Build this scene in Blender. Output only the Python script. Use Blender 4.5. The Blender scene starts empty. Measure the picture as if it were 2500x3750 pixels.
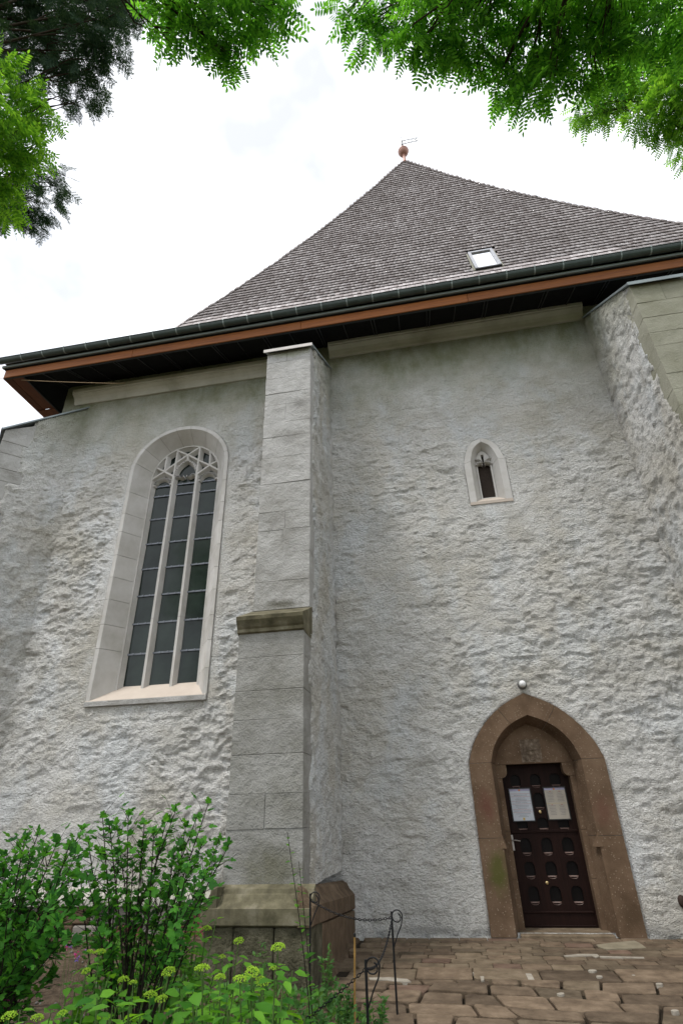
import bpy, math, random
import numpy as np
from mathutils import Matrix, Vector

rng = np.random.default_rng(7)
random.seed(7)
scene = bpy.context.scene
col = scene.collection

# ------------------------------------------------------------------ camera
CAM = np.array([0.0, -9.4, 1.55])
YAW, PITCH, ROLL, FPX = -0.1679, 0.506, -0.0301, 1975.66      # solved from the photograph (2500 x 3750)
_f = np.array([math.sin(YAW) * math.cos(PITCH), math.cos(YAW) * math.cos(PITCH), math.sin(PITCH)])
_r = np.array([math.cos(YAW), -math.sin(YAW), 0.0])
_u = np.cross(_r, _f)
RGT = _r * math.cos(ROLL) + _u * math.sin(ROLL)
UPV = -_r * math.sin(ROLL) + _u * math.cos(ROLL)
FWD = _f
cd = bpy.data.cameras.new('camera')
cam = bpy.data.objects.new('camera', cd)
col.objects.link(cam)
cd.sensor_fit = 'VERTICAL'; cd.sensor_height = 36.0; cd.lens = FPX / 3750 * 36.0
cd.clip_start = 0.05; cd.clip_end = 2000
cam.matrix_world = Matrix(((RGT[0], UPV[0], -FWD[0], CAM[0]), (RGT[1], UPV[1], -FWD[1], CAM[1]), (RGT[2], UPV[2], -FWD[2], CAM[2]), (0, 0, 0, 1)))
scene.camera = cam

def ray(px, py):
    return RGT * (px - 1250) - UPV * (py - 1875) + FWD * FPX
def on_y(px, py, Y):
    d = ray(px, py); return CAM + d * ((Y - CAM[1]) / d[1])

# ------------------------------------------------------------------ sky, sun, exposure
SUN_DIR = np.array([-0.30, -0.30, 0.90]); SUN_DIR = SUN_DIR / np.linalg.norm(SUN_DIR)
world = bpy.data.worlds.new('World'); scene.world = world; world.use_nodes = True
nt = world.node_tree; nt.nodes.clear()
sky = nt.nodes.new('ShaderNodeTexSky'); sky.sky_type = 'NISHITA'; sky.sun_disc = False
sky.sun_elevation = math.asin(SUN_DIR[2]); sky.sun_rotation = math.atan2(SUN_DIR[0], SUN_DIR[1])
sky.air_density = 1.0; sky.dust_density = 2.0
tc = nt.nodes.new('ShaderNodeTexCoord')
nz = nt.nodes.new('ShaderNodeTexNoise'); nz.inputs['Scale'].default_value = 2.6; nz.inputs['Detail'].default_value = 5; nz.inputs['Roughness'].default_value = 0.55
smap = nt.nodes.new('ShaderNodeMapping'); smap.vector_type = 'POINT'
_a = ray(1558, 366); _b = ray(150, 1010); smap.inputs['Rotation'].default_value = Vector(_b).rotation_difference(Vector(_a)).to_euler()
nt.links.new(tc.outputs['Generated'], smap.inputs['Vector']); nt.links.new(smap.outputs[0], nz.inputs['Vector'])
ramp = nt.nodes.new('ShaderNodeValToRGB')
ramp.color_ramp.elements[0].position = 0.36; ramp.color_ramp.elements[0].color = (0.575, 0.575, 0.575, 1)
ramp.color_ramp.elements[1].position = 0.53; ramp.color_ramp.elements[1].color = (1, 1, 1, 1)
nt.links.new(nz.outputs['Fac'], ramp.inputs['Fac'])
b1 = nt.nodes.new('ShaderNodeBackground'); b1.inputs['Strength'].default_value = 0.05
nt.links.new(sky.outputs['Color'], b1.inputs['Color'])
b2 = nt.nodes.new('ShaderNodeBackground'); b2.inputs['Strength'].default_value = 1.0
nt.links.new(ramp.outputs['Color'], b2.inputs['Color'])
add = nt.nodes.new('ShaderNodeAddShader'); wo = nt.nodes.new('ShaderNodeOutputWorld')
nt.links.new(b1.outputs[0], add.inputs[0]); nt.links.new(b2.outputs[0], add.inputs[1]); nt.links.new(add.outputs[0], wo.inputs['Surface'])
sl = bpy.data.lights.new('sun', 'SUN'); sl.energy = 1.5; sl.angle = math.radians(10); sl.color = (1.0, 0.97, 0.92)
so = bpy.data.objects.new('sun', sl); col.objects.link(so)
so.rotation_euler = Vector(SUN_DIR).to_track_quat('Z', 'Y').to_euler()
so.location = (-8, -14, 30)
vs = scene.view_settings
vs.view_transform = 'Standard'; vs.look = 'None'; vs.gamma = 1.0; vs.exposure = 0.5; vs.use_curve_mapping = False
scene.cycles.use_denoising = True; scene.cycles.caustics_reflective = False; scene.cycles.caustics_refractive = False; scene.cycles.sample_clamp_indirect = 4.0
scene.cycles.max_bounces = 6; scene.cycles.diffuse_bounces = 3; scene.cycles.transparent_max_bounces = 4

# ------------------------------------------------------------------ helpers
def link(name, me, mat=None, parent=None):
    o = bpy.data.objects.new(name, me); col.objects.link(o)
    if mat is not None and len(me.materials) == 0: me.materials.append(mat)
    if parent is not None: o.parent = parent
    return o
def empty(name, loc=(0, 0, 0), rz=0.0, parent=None):
    o = bpy.data.objects.new(name, None); col.objects.link(o)
    o.location = loc; o.rotation_euler = (0, 0, rz); o.empty_display_size = 0.1
    if parent is not None: o.parent = parent
    return o
def tag(o, label=None, cat=None, group=None, kind=None):
    if label: o['label'] = label
    if cat: o['category'] = cat
    if group: o['group'] = group
    if kind: o['kind'] = kind
    return o
def np_mesh(name, V, F, smooth=False):
    """V (n,3) array, F (m,k) int array of equal-length faces"""
    V = np.asarray(V, np.float32); F = np.asarray(F, np.int32)
    me = bpy.data.meshes.new(name)
    me.vertices.add(len(V)); me.vertices.foreach_set('co', V.ravel())
    k = F.shape[1]; me.loops.add(F.size); me.polygons.add(len(F))
    me.loops.foreach_set('vertex_index', F.ravel())
    me.polygons.foreach_set('loop_start', np.arange(0, F.size, k, dtype=np.int32))
    me.polygons.foreach_set('loop_total', np.full(len(F), k, np.int32))
    if smooth: me.polygons.foreach_set('use_smooth', np.ones(len(F), bool))
    me.update(calc_edges=True); me.validate()
    return me

class MB:
    def __init__(s): s.v = []; s.f = []
    def add(s, vs, fs):
        n = len(s.v); s.v += [tuple(float(c) for c in p) for p in vs]; s.f += [tuple(i + n for i in q) for q in fs]; return s
    def box(s, x0, x1, y0, y1, z0, z1):
        return s.add([(x0,y0,z0),(x1,y0,z0),(x1,y1,z0),(x0,y1,z0),(x0,y0,z1),(x1,y0,z1),(x1,y1,z1),(x0,y1,z1)],
                     [(0,3,2,1),(4,5,6,7),(0,1,5,4),(1,2,6,5),(2,3,7,6),(3,0,4,7)])
    def hexa(s, p):      # 8 corners, same order as box
        return s.add(p, [(0,3,2,1),(4,5,6,7),(0,1,5,4),(1,2,6,5),(2,3,7,6),(3,0,4,7)])
    def cbox(s, x0, x1, y0, y1, z0, z1, c=0.01, jit=0.0):   # chamfered box
        n = len(s.v); lo = np.array([x0,y0,z0], float); hi = np.array([x1,y1,z1], float)
        c = min(c, 0.45 * min(hi - lo)); idx = {}; vs_ = []; fs = []
        for i in (0,1):
            for j in (0,1):
                for k in (0,1):
                    p = np.array([(lo,hi)[i][0],(lo,hi)[j][1],(lo,hi)[k][2]])
                    sgn = np.array([1-2*i,1-2*j,1-2*k]) * c
                    jt = rng.uniform(-jit, jit, 3) if jit else 0
                    for a in range(3):
                        q = p + sgn; q[a] = p[a]; idx[(i,j,k,a)] = len(vs_); vs_.append(q + jt)
        g = lambda i,j,k,a: idx[(i,j,k,a)]
        fs += [(g(0,0,0,0),g(0,0,1,0),g(0,1,1,0),g(0,1,0,0)),(g(1,0,0,0),g(1,1,0,0),g(1,1,1,0),g(1,0,1,0)),
               (g(0,0,0,1),g(1,0,0,1),g(1,0,1,1),g(0,0,1,1)),(g(0,1,0,1),g(0,1,1,1),g(1,1,1,1),g(1,1,0,1)),
               (g(0,0,0,2),g(0,1,0,2),g(1,1,0,2),g(1,0,0,2)),(g(0,0,1,2),g(1,0,1,2),g(1,1,1,2),g(0,1,1,2))]
        for i in (0,1):
            for j in (0,1):
                fs.append((g(i,j,0,0),g(i,j,1,0),g(i,j,1,1),g(i,j,0,1)))
                fs.append((g(i,0,j,0),g(i,1,j,0),g(i,1,j,2),g(i,0,j,2)))
                fs.append((g(0,i,j,1),g(1,i,j,1),g(1,i,j,2),g(0,i,j,2)))
                for k in (0,1): fs.append((g(i,j,k,0),g(i,j,k,1),g(i,j,k,2)))
        return s.add(vs_, fs)
    def prism(s, poly, a0, a1, axis='y'):     # poly: list of 2D points; extruded along axis
        n = len(poly)
        def P(p, a): return {'y': (p[0], a, p[1]), 'x': (a, p[0], p[1]), 'z': (p[0], p[1], a)}[axis]
        vs_ = [P(p, a0) for p in poly] + [P(p, a1) for p in poly]
        fs = [tuple(range(n)), tuple(range(2*n-1, n-1, -1))] + [(i, i+n, (i+1)%n+n, (i+1)%n) for i in range(n)]
        return s.add(vs_, fs)
    def tube(s, pts, rad, seg=6, cap=True):
        pts = [np.array(p, float) for p in pts]; m = len(pts)
        if not hasattr(rad, '__len__'): rad = [rad] * m
        vs_ = []; ref = np.array([0.31, 0.17, 0.93]); 
        for i in range(m):
            t = pts[min(i+1,m-1)] - pts[max(i-1,0)]; t = t / (np.linalg.norm(t) + 1e-9)
            a = np.cross(t, ref); 
            if np.linalg.norm(a) < 0.15: a = np.cross(t, np.array([1.0,0,0]))
            a /= np.linalg.norm(a); b = np.cross(t, a)
            for k in range(seg):
                th = 2*math.pi*k/seg; vs_.append(pts[i] + rad[i]*(math.cos(th)*a + math.sin(th)*b))
        fs = []
        for i in range(m-1):
            for k in range(seg):
                k2 = (k+1) % seg; fs.append((i*seg+k, i*seg+k2, (i+1)*seg+k2, (i+1)*seg+k))
        if cap: fs += [tuple(range(seg-1,-1,-1)), tuple((m-1)*seg+k for k in range(seg))]
        return s.add(vs_, fs)
    def lathe(s, prof, c=(0,0,0), seg=20):    # prof (r,z)
        vs_ = []; m = len(prof)
        for r, z in prof:
            for k in range(seg):
                th = 2*math.pi*k/seg; vs_.append((c[0]+r*math.cos(th), c[1]+r*math.sin(th), c[2]+z))
        fs = [(i*seg+k, i*seg+(k+1)%seg, (i+1)*seg+(k+1)%seg, (i+1)*seg+k) for i in range(m-1) for k in range(seg)]
        fs += [tuple(range(seg-1,-1,-1)), tuple((m-1)*seg+k for k in range(seg))]
        return s.add(vs_, fs)
    def mesh(s, name, smooth=False):
        me = bpy.data.meshes.new(name); me.from_pydata(s.v, [], s.f)
        if smooth: me.polygons.foreach_set('use_smooth', [True]*len(me.polygons))
        me.update(); return me
    def build(s, name, mat, parent=None, smooth=False):
        return link(name, s.mesh(name, smooth), mat, parent)

# ---- numpy gradient-ish value noise
def vnoise(x, y, seed):
    r = np.random.default_rng(seed); T = r.uniform(-1, 1, (256, 256))
    xi = np.floor(x).astype(int); yi = np.floor(y).astype(int); xf = x - xi; yf = y - yi
    u = xf*xf*xf*(xf*(xf*6-15)+10); v = yf*yf*yf*(yf*(yf*6-15)+10)
    g = lambda a, b: T[a & 255, b & 255]
    return (g(xi,yi)*(1-u)+g(xi+1,yi)*u)*(1-v) + (g(xi,yi+1)*(1-u)+g(xi+1,yi+1)*u)*v
def fbm(x, y, seed, oct=4, gain=0.5):
    t = 0; a = 1; f = 1
    for k in range(oct):
        c, s_ = math.cos(0.6*k), math.sin(0.6*k)
        t = t + a*vnoise((x*c-y*s_)*f+17.3*k, (x*s_+y*c)*f+5.1*k, seed+k); a *= gain; f *= 2.03
    return t
def lumps(u, v, seed):
    """relief of hand-thrown lime plaster over rubble: stone-sized lumps with steep lower lips"""
    wu = u + 0.05*fbm(u*3.0, v*3.0, seed+50, 2)
    h0 = fbm(wu*2.2, v*3.6, seed, 2)
    big = fbm(wu*2.2, (v+0.075*h0)*3.6, seed, 2)                 # sheared so that undersides are steep
    m0 = fbm(wu*5.8, v*9.6, seed+10, 2)
    mid_ = fbm(wu*5.8, (v+0.045*m0)*9.6, seed+10, 3, 0.6)
    lip = np.clip(fbm(wu*3.3, (v+0.06*m0)*9.5, seed+15, 2)-0.35, 0, 1)
    sml = fbm(u*13, v*19, seed+20, 2, 0.6)
    patch = np.clip(0.85 + 0.35*fbm(u*0.8, v*0.9, seed+30, 2), 0.3, 1.2)
    pits = np.clip(-fbm(wu*5.2, (v+0.05*m0)*11.0, seed+35, 2)-0.30, 0, 1)
    return 0.32*big + 0.34*mid_ + 0.26*lip*patch - 0.30*pits + 0.15*sml + 0.22

def lumpy_panel(name, org, eu, ev, nrm, us, vs_, res, disp_fn, keep_fn, mat, parent):
    nu = max(2, int(us/res)+1); nv = max(2, int(vs_/res)+1)
    U, V_ = np.meshgrid(np.linspace(0, us, nu), np.linspace(0, vs_, nv), indexing='ij')
    D = disp_fn(U, V_)
    P = np.array(org)[None,None]+U[...,None]*np.array(eu)+V_[...,None]*np.array(ev)+D[...,None]*np.array(nrm)
    idx = np.arange(nu*nv).reshape(nu, nv)
    F = np.stack([idx[:-1,:-1], idx[1:,:-1], idx[1:,1:], idx[:-1,1:]], -1).reshape(-1, 4)
    if keep_fn is not None:
        uc = (U[:-1,:-1]+U[1:,1:])/2; vc = (V_[:-1,:-1]+V_[1:,1:])/2
        F = F[keep_fn(uc, vc).reshape(-1)]
    if np.dot(np.cross(eu, ev), nrm) < 0: F = F[:, ::-1]
    used = np.zeros(nu*nv, bool); used[F.ravel()] = True; remap = np.cumsum(used)-1
    return link(name, np_mesh(name, P.reshape(-1,3)[used], remap[F], True), mat, parent)

# ------------------------------------------------------------------ materials
class N:
    def __init__(s, name):
        s.m = bpy.data.materials.new(name); s.m.use_nodes = True; s.t = s.m.node_tree; s.t.nodes.clear()
        s.out = s.n('ShaderNodeOutputMaterial'); s.p = s.n('ShaderNodeBsdfPrincipled'); s.l(s.p.outputs[0], s.out.inputs['Surface'])
        s.geo = s.n('ShaderNodeNewGeometry'); s.oi = s.n('ShaderNodeObjectInfo')
    def n(s, t): return s.t.nodes.new(t)
    def l(s, a, b): s.t.links.new(a, b)
    def pos(s, sc=(1,1,1)):
        mp = s.n('ShaderNodeMapping'); mp.inputs['Scale'].default_value = sc; s.l(s.geo.outputs['Position'], mp.inputs['Vector']); return mp.outputs[0]
    def noise(s, scale, detail=5, rough=0.55, vec=None, sc=(1,1,1)):
        k = s.n('ShaderNodeTexNoise'); k.inputs['Scale'].default_value = scale; k.inputs['Detail'].default_value = detail; k.inputs['Roughness'].default_value = rough
        s.l(vec if vec is not None else s.pos(sc), k.inputs['Vector']); return k.outputs['Fac']
    def vor(s, scale, sc=(1,1,1)):
        k = s.n('ShaderNodeTexVoronoi'); k.inputs['Scale'].default_value = scale; s.l(s.pos(sc), k.inputs['Vector']); return k.outputs['Distance']
    def ramp(s, fac, stops):
        r = s.n('ShaderNodeValToRGB'); e = r.color_ramp.elements
        while len(e) < len(stops): e.new(0.5)
        for k, (p, c) in enumerate(stops):
            e[k].position = p; e[k].color = (*c, 1) if hasattr(c, '__len__') else (c, c, c, 1)
        s.l(fac, r.inputs['Fac']); return r.outputs['Color']
    def mix(s, fac, a, b, mode='MIX'):
        k = s.n('ShaderNodeMix'); k.data_type = 'RGBA'; k.blend_type = mode
        for inp, val in ((k.inputs['Factor'], fac), (k.inputs[6], a), (k.inputs[7], b)):
            if hasattr(val, 'links'): s.l(val, inp)
            elif hasattr(val, '__len__'): inp.default_value = (*val, 1)
            else: inp.default_value = val
        return k.outputs[2]
    def math(s, op, a, b=None):
        k = s.n('ShaderNodeMath'); k.operation = op
        for i, val in enumerate((a, b)):
            if val is None: continue
            if hasattr(val, 'links'): s.l(val, k.inputs[i])
            else: k.inputs[i].default_value = val
        return k.outputs[0]
    def sep(s):
        k = s.n('ShaderNodeSeparateXYZ'); s.l(s.geo.outputs['Position'], k.inputs[0]); return k.outputs
    def rand(s, island=False):
        if not island: return s.oi.outputs['Random']
        return s.math('FRACT', s.math('ADD', s.oi.outputs['Random'], s.geo.outputs['Random Per Island']))
    def bump(s, h, strength, dist, prev=None):
        b = s.n('ShaderNodeBump'); b.inputs['Strength'].default_value = strength; b.inputs['Distance'].default_value = dist
        s.l(h, b.inputs['Height'])
        if prev is not None: s.l(prev, b.inputs['Normal'])
        return b.outputs[0]
    def done(s, color, rough=0.9, normal=None, spec=0.3, metal=0.0):
        if hasattr(color, 'links'): s.l(color, s.p.inputs['Base Color'])
        else: s.p.inputs['Base Color'].default_value = (*color, 1)
        if hasattr(rough, 'links'): s.l(rough, s.p.inputs['Roughness'])
        else: s.p.inputs['Roughness'].default_value = rough
        s.p.inputs['Specular IOR Level'].default_value = spec; s.p.inputs['Metallic'].default_value = metal
        if normal is not None: s.l(normal, s.p.inputs['Normal'])
        return s.m

def m_plaster(name, base, dirt, algae=True, grain=0.6):
    k = N(name)
    c = k.ramp(k.noise(1.3, 6, 0.62), [(0.30, dirt), (0.55, base), (0.85, tuple(min(1, x*1.10) for x in base))])
    c = k.mix(k.math('MULTIPLY', k.ramp(k.noise(0.55, 4, 0.6, sc=(1, 1, 1.2)), [(0.44, 0.0), (0.60, 1.0)]), 0.50), c, (0.57, 0.53, 0.44))
    c = k.mix(k.math('MULTIPLY', k.ramp(k.noise(0.75, 5, 0.6, sc=(1.3, 1.6, 0.9)), [(0.50, 0.0), (0.62, 1.0)]), 0.50), c, (0.76, 0.80, 0.83))
    if algae:
        z = k.sep()[2]
        wob = k.math('ADD', z, k.math('MULTIPLY', k.noise(0.8, 5, 0.65), 2.6))
        a1 = k.ramp(k.math('DIVIDE', wob, 20.0), [(0.49, 0.0), (0.545, 0.30), (0.605, 0.92)])
        a1 = k.math('MULTIPLY', a1, k.ramp(k.noise(1.8, 5, 0.65, sc=(1.3, 1.3, 0.6)), [(0.25, 0.55), (0.6, 1.0)]))
        c = k.mix(a1, c, (0.215, 0.235, 0.135))
    c = k.mix(k.math('MULTIPLY', k.ramp(k.noise(30, 4, 0.6), [(0.3, 1.0), (0.48, 0.0)]), 0.35), c, (0.22, 0.21, 0.185))
    h = k.noise(52, 3, 0.65); n1 = k.bump(h, grain, 0.035)
    n2 = k.bump(k.noise(24, 4, 0.65, sc=(0.8, 0.8, 1.3)), grain, 0.06, n1)
    return k.done(c, 0.97, n2, 0.1)
M = {}
M['plaster'] = m_plaster('lime_plaster', (0.76, 0.755, 0.73), (0.54, 0.525, 0.48), True, 0.9)
M['plaster_plain'] = m_plaster('lime_plaster_plain', (0.68, 0.675, 0.655), (0.52, 0.51, 0.48), True, 0.35)

def m_stone(name, cols, scale=5, bumps=((40, .35, .012), (9, .3, .02)), rnd=0.25, rough=0.92, speck=None, island=False, streak=None, sc=(1,1,1), stains=()):
    k = N(name); st = [(0.30 + 0.45*i/(max(1, len(cols)-1)), c) for i, c in enumerate(cols)]
    c = k.ramp(k.noise(scale, 6, 0.62, sc=sc), st)
    if rnd:
        v = k.math('ADD', k.math('MULTIPLY', k.rand(island), 2*rnd), 1-rnd)
        cc = k.n('ShaderNodeCombineColor'); [k.l(v, cc.inputs[i]) for i in range(3)]
        c = k.mix(1.0, c, cc.outputs[0], 'MULTIPLY')
    if speck: c = k.mix(k.math('MULTIPLY', k.ramp(k.vor(speck[0]), [(0.0, 1.0), (speck[2], 0.0)]), 0.8), c, speck[1])
    if streak: c = k.mix(k.math('MULTIPLY', k.ramp(k.noise(streak[0], 4, 0.6, sc=(1.5, 1.5, 0.15)), [(0.45, 0.0), (0.65, 1.0)]), streak[2]), c, streak[1])
    for (cx, cy, cz, rx, ry, rz, colr, amt) in stains:
        d = k.n('ShaderNodeVectorMath'); d.operation = 'SUBTRACT'; k.l(k.geo.outputs['Position'], d.inputs[0]); d.inputs[1].default_value = (cx, cy, cz)
        e = k.n('ShaderNodeVectorMath'); e.operation = 'DIVIDE'; k.l(d.outputs[0], e.inputs[0]); e.inputs[1].default_value = (rx, ry, rz)
        ln = k.n('ShaderNodeVectorMath'); ln.operation = 'LENGTH'; k.l(e.outputs[0], ln.inputs[0])
        w = k.math('ADD', ln.outputs['Value'], k.math('MULTIPLY', k.noise(7, 5, 0.7), 1.3))
        c = k.mix(k.math('MULTIPLY', k.ramp(k.math('MULTIPLY', w, 0.5), [(0.42, 1.0), (0.72, 0.0)]), amt), c, colr)
    nrm = None
    for b in bumps: nrm = k.bump(k.noise(b[0], 4, 0.6), b[1], b[2], nrm)
    return k.done(c, rough, nrm, 0.2)
M['ashlar'] = m_stone('painted_ashlar', [(0.30,0.292,0.27),(0.40,0.395,0.38),(0.48,0.475,0.46)], 2.2, ((48,.5,.014),(6,.7,.05)), 0.06, stains=((-2.2,-1.95,4.28,.5,.5,.14,(0.10,0.095,0.07),.8),(-2.0,-1.95,8.1,.3,.4,.22,(0.20,0.195,0.18),.7),(-2.15,-1.95,7.35,.4,.4,.2,(0.23,0.225,0.21),.6),(-2.2,-1.95,9.4,.6,.4,.16,(0.24,0.25,0.17),.7)))
M['ashlar_low'] = m_stone('weathered_ashlar', [(0.21,0.205,0.18),(0.29,0.285,0.265),(0.37,0.365,0.35)], 2.2, ((48,.5,.014),(6,.7,.05)), 0.08, stains=((-2.1,-2.4,1.0,.6,.6,.35,(0.13,0.125,0.085),.7),))
M['ashlar_green'] = m_stone('mossy_ashlar', [(0.23,0.225,0.165),(0.30,0.295,0.235),(0.37,0.36,0.295)], 1.6, ((46,.6,.016),(7,.5,.03)), 0.06)
M['trim'] = m_stone('window_stone', [(0.45,0.435,0.40),(0.545,0.53,0.505),(0.61,0.60,0.58)], 2.2, ((55,.2,.006),(9,.18,.012)), 0.05)
M['trim_dark'] = m_stone('mortar_joint', [(0.20,0.19,0.17),(0.26,0.25,0.22)], 6, ((40,.3,.01),), 0)
M['sill'] = m_stone('pink_sill_stone', [(0.50,0.43,0.365),(0.58,0.51,0.44)], 3, ((55,.2,.005),), 0.03)
M['cornice'] = m_stone('cornice_stucco', [(0.33,0.32,0.26),(0.46,0.45,0.39),(0.54,0.53,0.47)], 1.3, ((40,.25,.01),), 0.02)
M['ledge'] = m_stone('mossy_ledge', [(0.06,0.055,0.032),(0.15,0.135,0.085),(0.27,0.245,0.18)], 4, ((50,.4,.012),), 0.08, streak=(5,(0.05,0.045,0.03),.45))
M['plinth'] = m_stone('mossy_plinth_stone', [(0.03,0.029,0.017),(0.085,0.078,0.05),(0.165,0.15,0.107)], 5, ((34,.8,.03),(8,.7,.05)), 0.2)
M['plinth_brown'] = m_stone('brown_plinth_stone', [(0.068,0.047,0.030),(0.125,0.088,0.057),(0.19,0.138,0.094)], 4, ((34,.6,.02),(8,.5,.03)), 0.22)
M['plinth_red'] = m_stone('red_plinth_stone', [(0.14,0.05,0.045),(0.22,0.085,0.075)], 5, ((40,.5,.015),), 0.15)
M['plinth_grey'] = m_stone('grey_plinth_stone', [(0.17,0.155,0.135),(0.26,0.24,0.215)], 4, ((40,.5,.015),), 0.15)
M['portal'] = m_stone('brown_volcanic_stone', [(0.092,0.058,0.035),(0.140,0.092,0.058),(0.185,0.126,0.083)], 2.6, ((60,.4,.008),(14,.3,.012)), 0.06, stains=((.50,-.03,.75,.22,.4,.45,(0.075,0.085,0.018),.75),(.46,-.03,1.55,.2,.4,.35,(0.115,0.045,0.032),.7),(2.08,-.03,1.45,.2,.4,.4,(0.115,0.05,0.035),.6),(2.15,-.03,.25,.25,.4,.3,(0.07,0.045,0.025),.7)), speck=(26,(0.40,0.33,0.25),0.24))
M['portal_worn'] = m_stone('worn_carved_stone', [(0.07,0.05,0.033),(0.14,0.105,0.075),(0.26,0.215,0.165)], 16, ((50,.7,.012),), 0.2)
M['paving'] = m_stone('brown_paving', [(0.080,0.057,0.038),(0.140,0.102,0.069),(0.21,0.158,0.110)], 5.5, ((60,.7,.010),(14,.7,.022)), 0.32, 0.97)
M['paving_red'] = m_stone('red_paving', [(0.10,0.064,0.045),(0.155,0.102,0.074),(0.20,0.14,0.104)], 5.5, ((60,.7,.010),(14,.7,.022)), 0.18, 0.97)
M['paving_grey'] = m_stone('grey_paving', [(0.088,0.066,0.043),(0.148,0.113,0.076),(0.21,0.165,0.115)], 5.5, ((60,.7,.010),(14,.7,.022)), 0.3, 0.97)
M['paving_pale'] = m_stone('pale_paving', [(0.19,0.165,0.115),(0.29,0.255,0.185)], 6, ((60,.5,.008),), 0)
M['paving_bed'] = m_stone('dirt_joint', [(0.018,0.014,0.009),(0.035,0.027,0.017)], 14, ((60,.8,.02),), 0)
M['white_mortar'] = m_stone('white_mortar', [(0.26,0.23,0.185),(0.40,0.365,0.31)], 12, ((60,.4,.008),), 0)
M['soil'] = m_stone('garden_soil', [(0.05,0.034,0.022),(0.105,0.075,0.048),(0.17,0.125,0.085)], 9, ((30,.9,.03),(110,.6,.01)), 0)
M['ground'] = m_stone('trodden_ground', [(0.06,0.052,0.035),(0.11,0.092,0.06),(0.14,0.125,0.085)], 2.5, ((40,.7,.02),), 0)

def m_wood(name, a, b, scale, rough=0.6, sc=(1,14,14), rnd=0.2, knots=None, spec=0.35):
    k = N(name); c = k.ramp(k.noise(scale, 5, 0.6, sc=sc), [(0.3, a), (0.7, b)])
    v = k.math('ADD', k.math('MULTIPLY', k.rand(), 2*rnd), 1-rnd)
    cc = k.n('ShaderNodeCombineColor'); [k.l(v, cc.inputs[i]) for i in range(3)]
    c = k.mix(1.0, c, cc.outputs[0], 'MULTIPLY')
    if knots: c = k.mix(k.math('MULTIPLY', k.ramp(k.vor(1.6, (1, 1, 3)), [(0.03, 1.0), (0.10, 0.0)]), 0.7), c, knots)
    return k.done(c, rough, k.bump(k.noise(scale*2, 4, 0.6, sc=sc), 0.25, 0.006), spec)
M['eave_wood'] = m_wood('varnished_pine', (0.15,0.042,0.006), (0.28,0.092,0.013), 2.5, 0.55, (0.7,20,16), 0.12, (0.10,0.03,0.01))
M['soffit_wood'] = m_wood('soffit_planks', (0.065,0.018,0.007), (0.12,0.034,0.012), 3, 0.6, (16,0.8,16), 0.2)
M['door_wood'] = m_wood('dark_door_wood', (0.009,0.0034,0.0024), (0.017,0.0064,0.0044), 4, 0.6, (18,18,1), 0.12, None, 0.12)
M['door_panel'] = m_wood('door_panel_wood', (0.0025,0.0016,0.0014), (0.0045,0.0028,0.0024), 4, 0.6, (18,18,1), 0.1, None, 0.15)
M['lip_light'] = m_wood('lit_lip_wood', (0.10,0.060,0.048), (0.165,0.105,0.085), 6, 0.45, (6,18,18), 0.1, None, 0.6)  # paler than the door: light on the panel sills put into the colour
def m_shingle():
    k = N('weathered_shingle')
    r = k.rand(True)
    c = k.ramp(r, [(0.0, (0.30,0.262,0.255)), (0.3, (0.43,0.39,0.385)), (0.75, (0.54,0.50,0.50)), (1.0, (0.66,0.62,0.615))])
    c = k.mix(k.math('MULTIPLY', k.ramp(k.noise(0.5, 4, 0.6), [(0.45, 0.0), (0.62, 1.0)]), 0.40), c, (0.29,0.26,0.25))
    c = k.mix(k.ramp(k.noise(18, 4, 0.65, sc=(3, 0.5, 0.5)), [(0.35, 0.4), (0.6, 0.0)]), c, (0.16,0.14,0.13))
    return k.done(c, 0.75, k.bump(k.noise(24, 3, 0.6, sc=(3,.5,.5)), 0.3, 0.006), 0.3)
M['shingle'] = m_shingle()
M['roof_under'] = m_stone('roof_boarding', [(0.03,0.026,0.024),(0.05,0.044,0.04)], 5, ((20,.3,.01),), 0)
M['roof_far'] = m_stone('far_shingle_roof', [(0.13,0.115,0.11),(0.22,0.20,0.19)], 6, ((14,.6,.03),), 0)
def m_plain(name, c, rough=0.6, metal=0.0, spec=0.4, var=0.15, scale=9, bump=None):
    k = N(name); cc = k.ramp(k.noise(scale, 4, 0.6), [(0.3, tuple(x*(1-var) for x in c)), (0.7, tuple(min(1, x*(1+var)) for x in c))])
    return k.done(cc, rough, k.bump(k.noise(bump[0], 3), bump[1], bump[2]) if bump else None, spec, metal)
M['butt_shade'] = m_plain('shaded_butt_wood', (0.075,0.062,0.058), 0.9, 0, 0.1, 0.3, 12)  # shade line under each course, painted onto shingle butts and undersides
M['gutter'] = m_plain('dark_green_gutter', (0.050,0.068,0.062), 0.45, 0.2)
M['drip'] = m_plain('zinc_drip_edge', (0.24,0.285,0.275), 0.5, 0.3, 0.4, 0.12, 3)
M['cap_metal'] = m_plain('zinc_cap', (0.25,0.29,0.30), 0.5, 0.35, 0.4, 0.15, 3)
M['cap_pale'] = m_plain('pale_cap', (0.58,0.55,0.52), 0.6, 0.0, 0.4, 0.1, 4)
M['netting'] = m_plain('black_netting', (0.010,0.010,0.010), 0.95, 0, 0.1)
M['dark_slat'] = m_plain('dark_slat', (0.032,0.034,0.036), 0.6, 0.2)
M['copper'] = m_plain('pink_copper', (0.36,0.19,0.145), 0.5, 0.2, 0.5, 0.12, 4)
M['vane'] = m_plain('grey_metal', (0.22,0.235,0.23), 0.6, 0.0)
M['iron'] = m_plain('black_iron', (0.008,0.008,0.009), 0.5, 0.2, 0.4, 0.3, 30, (80,.3,.002))
M['lead_bar'] = m_plain('grey_glazing_bar', (0.17,0.185,0.21), 0.5, 0.3)
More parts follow.
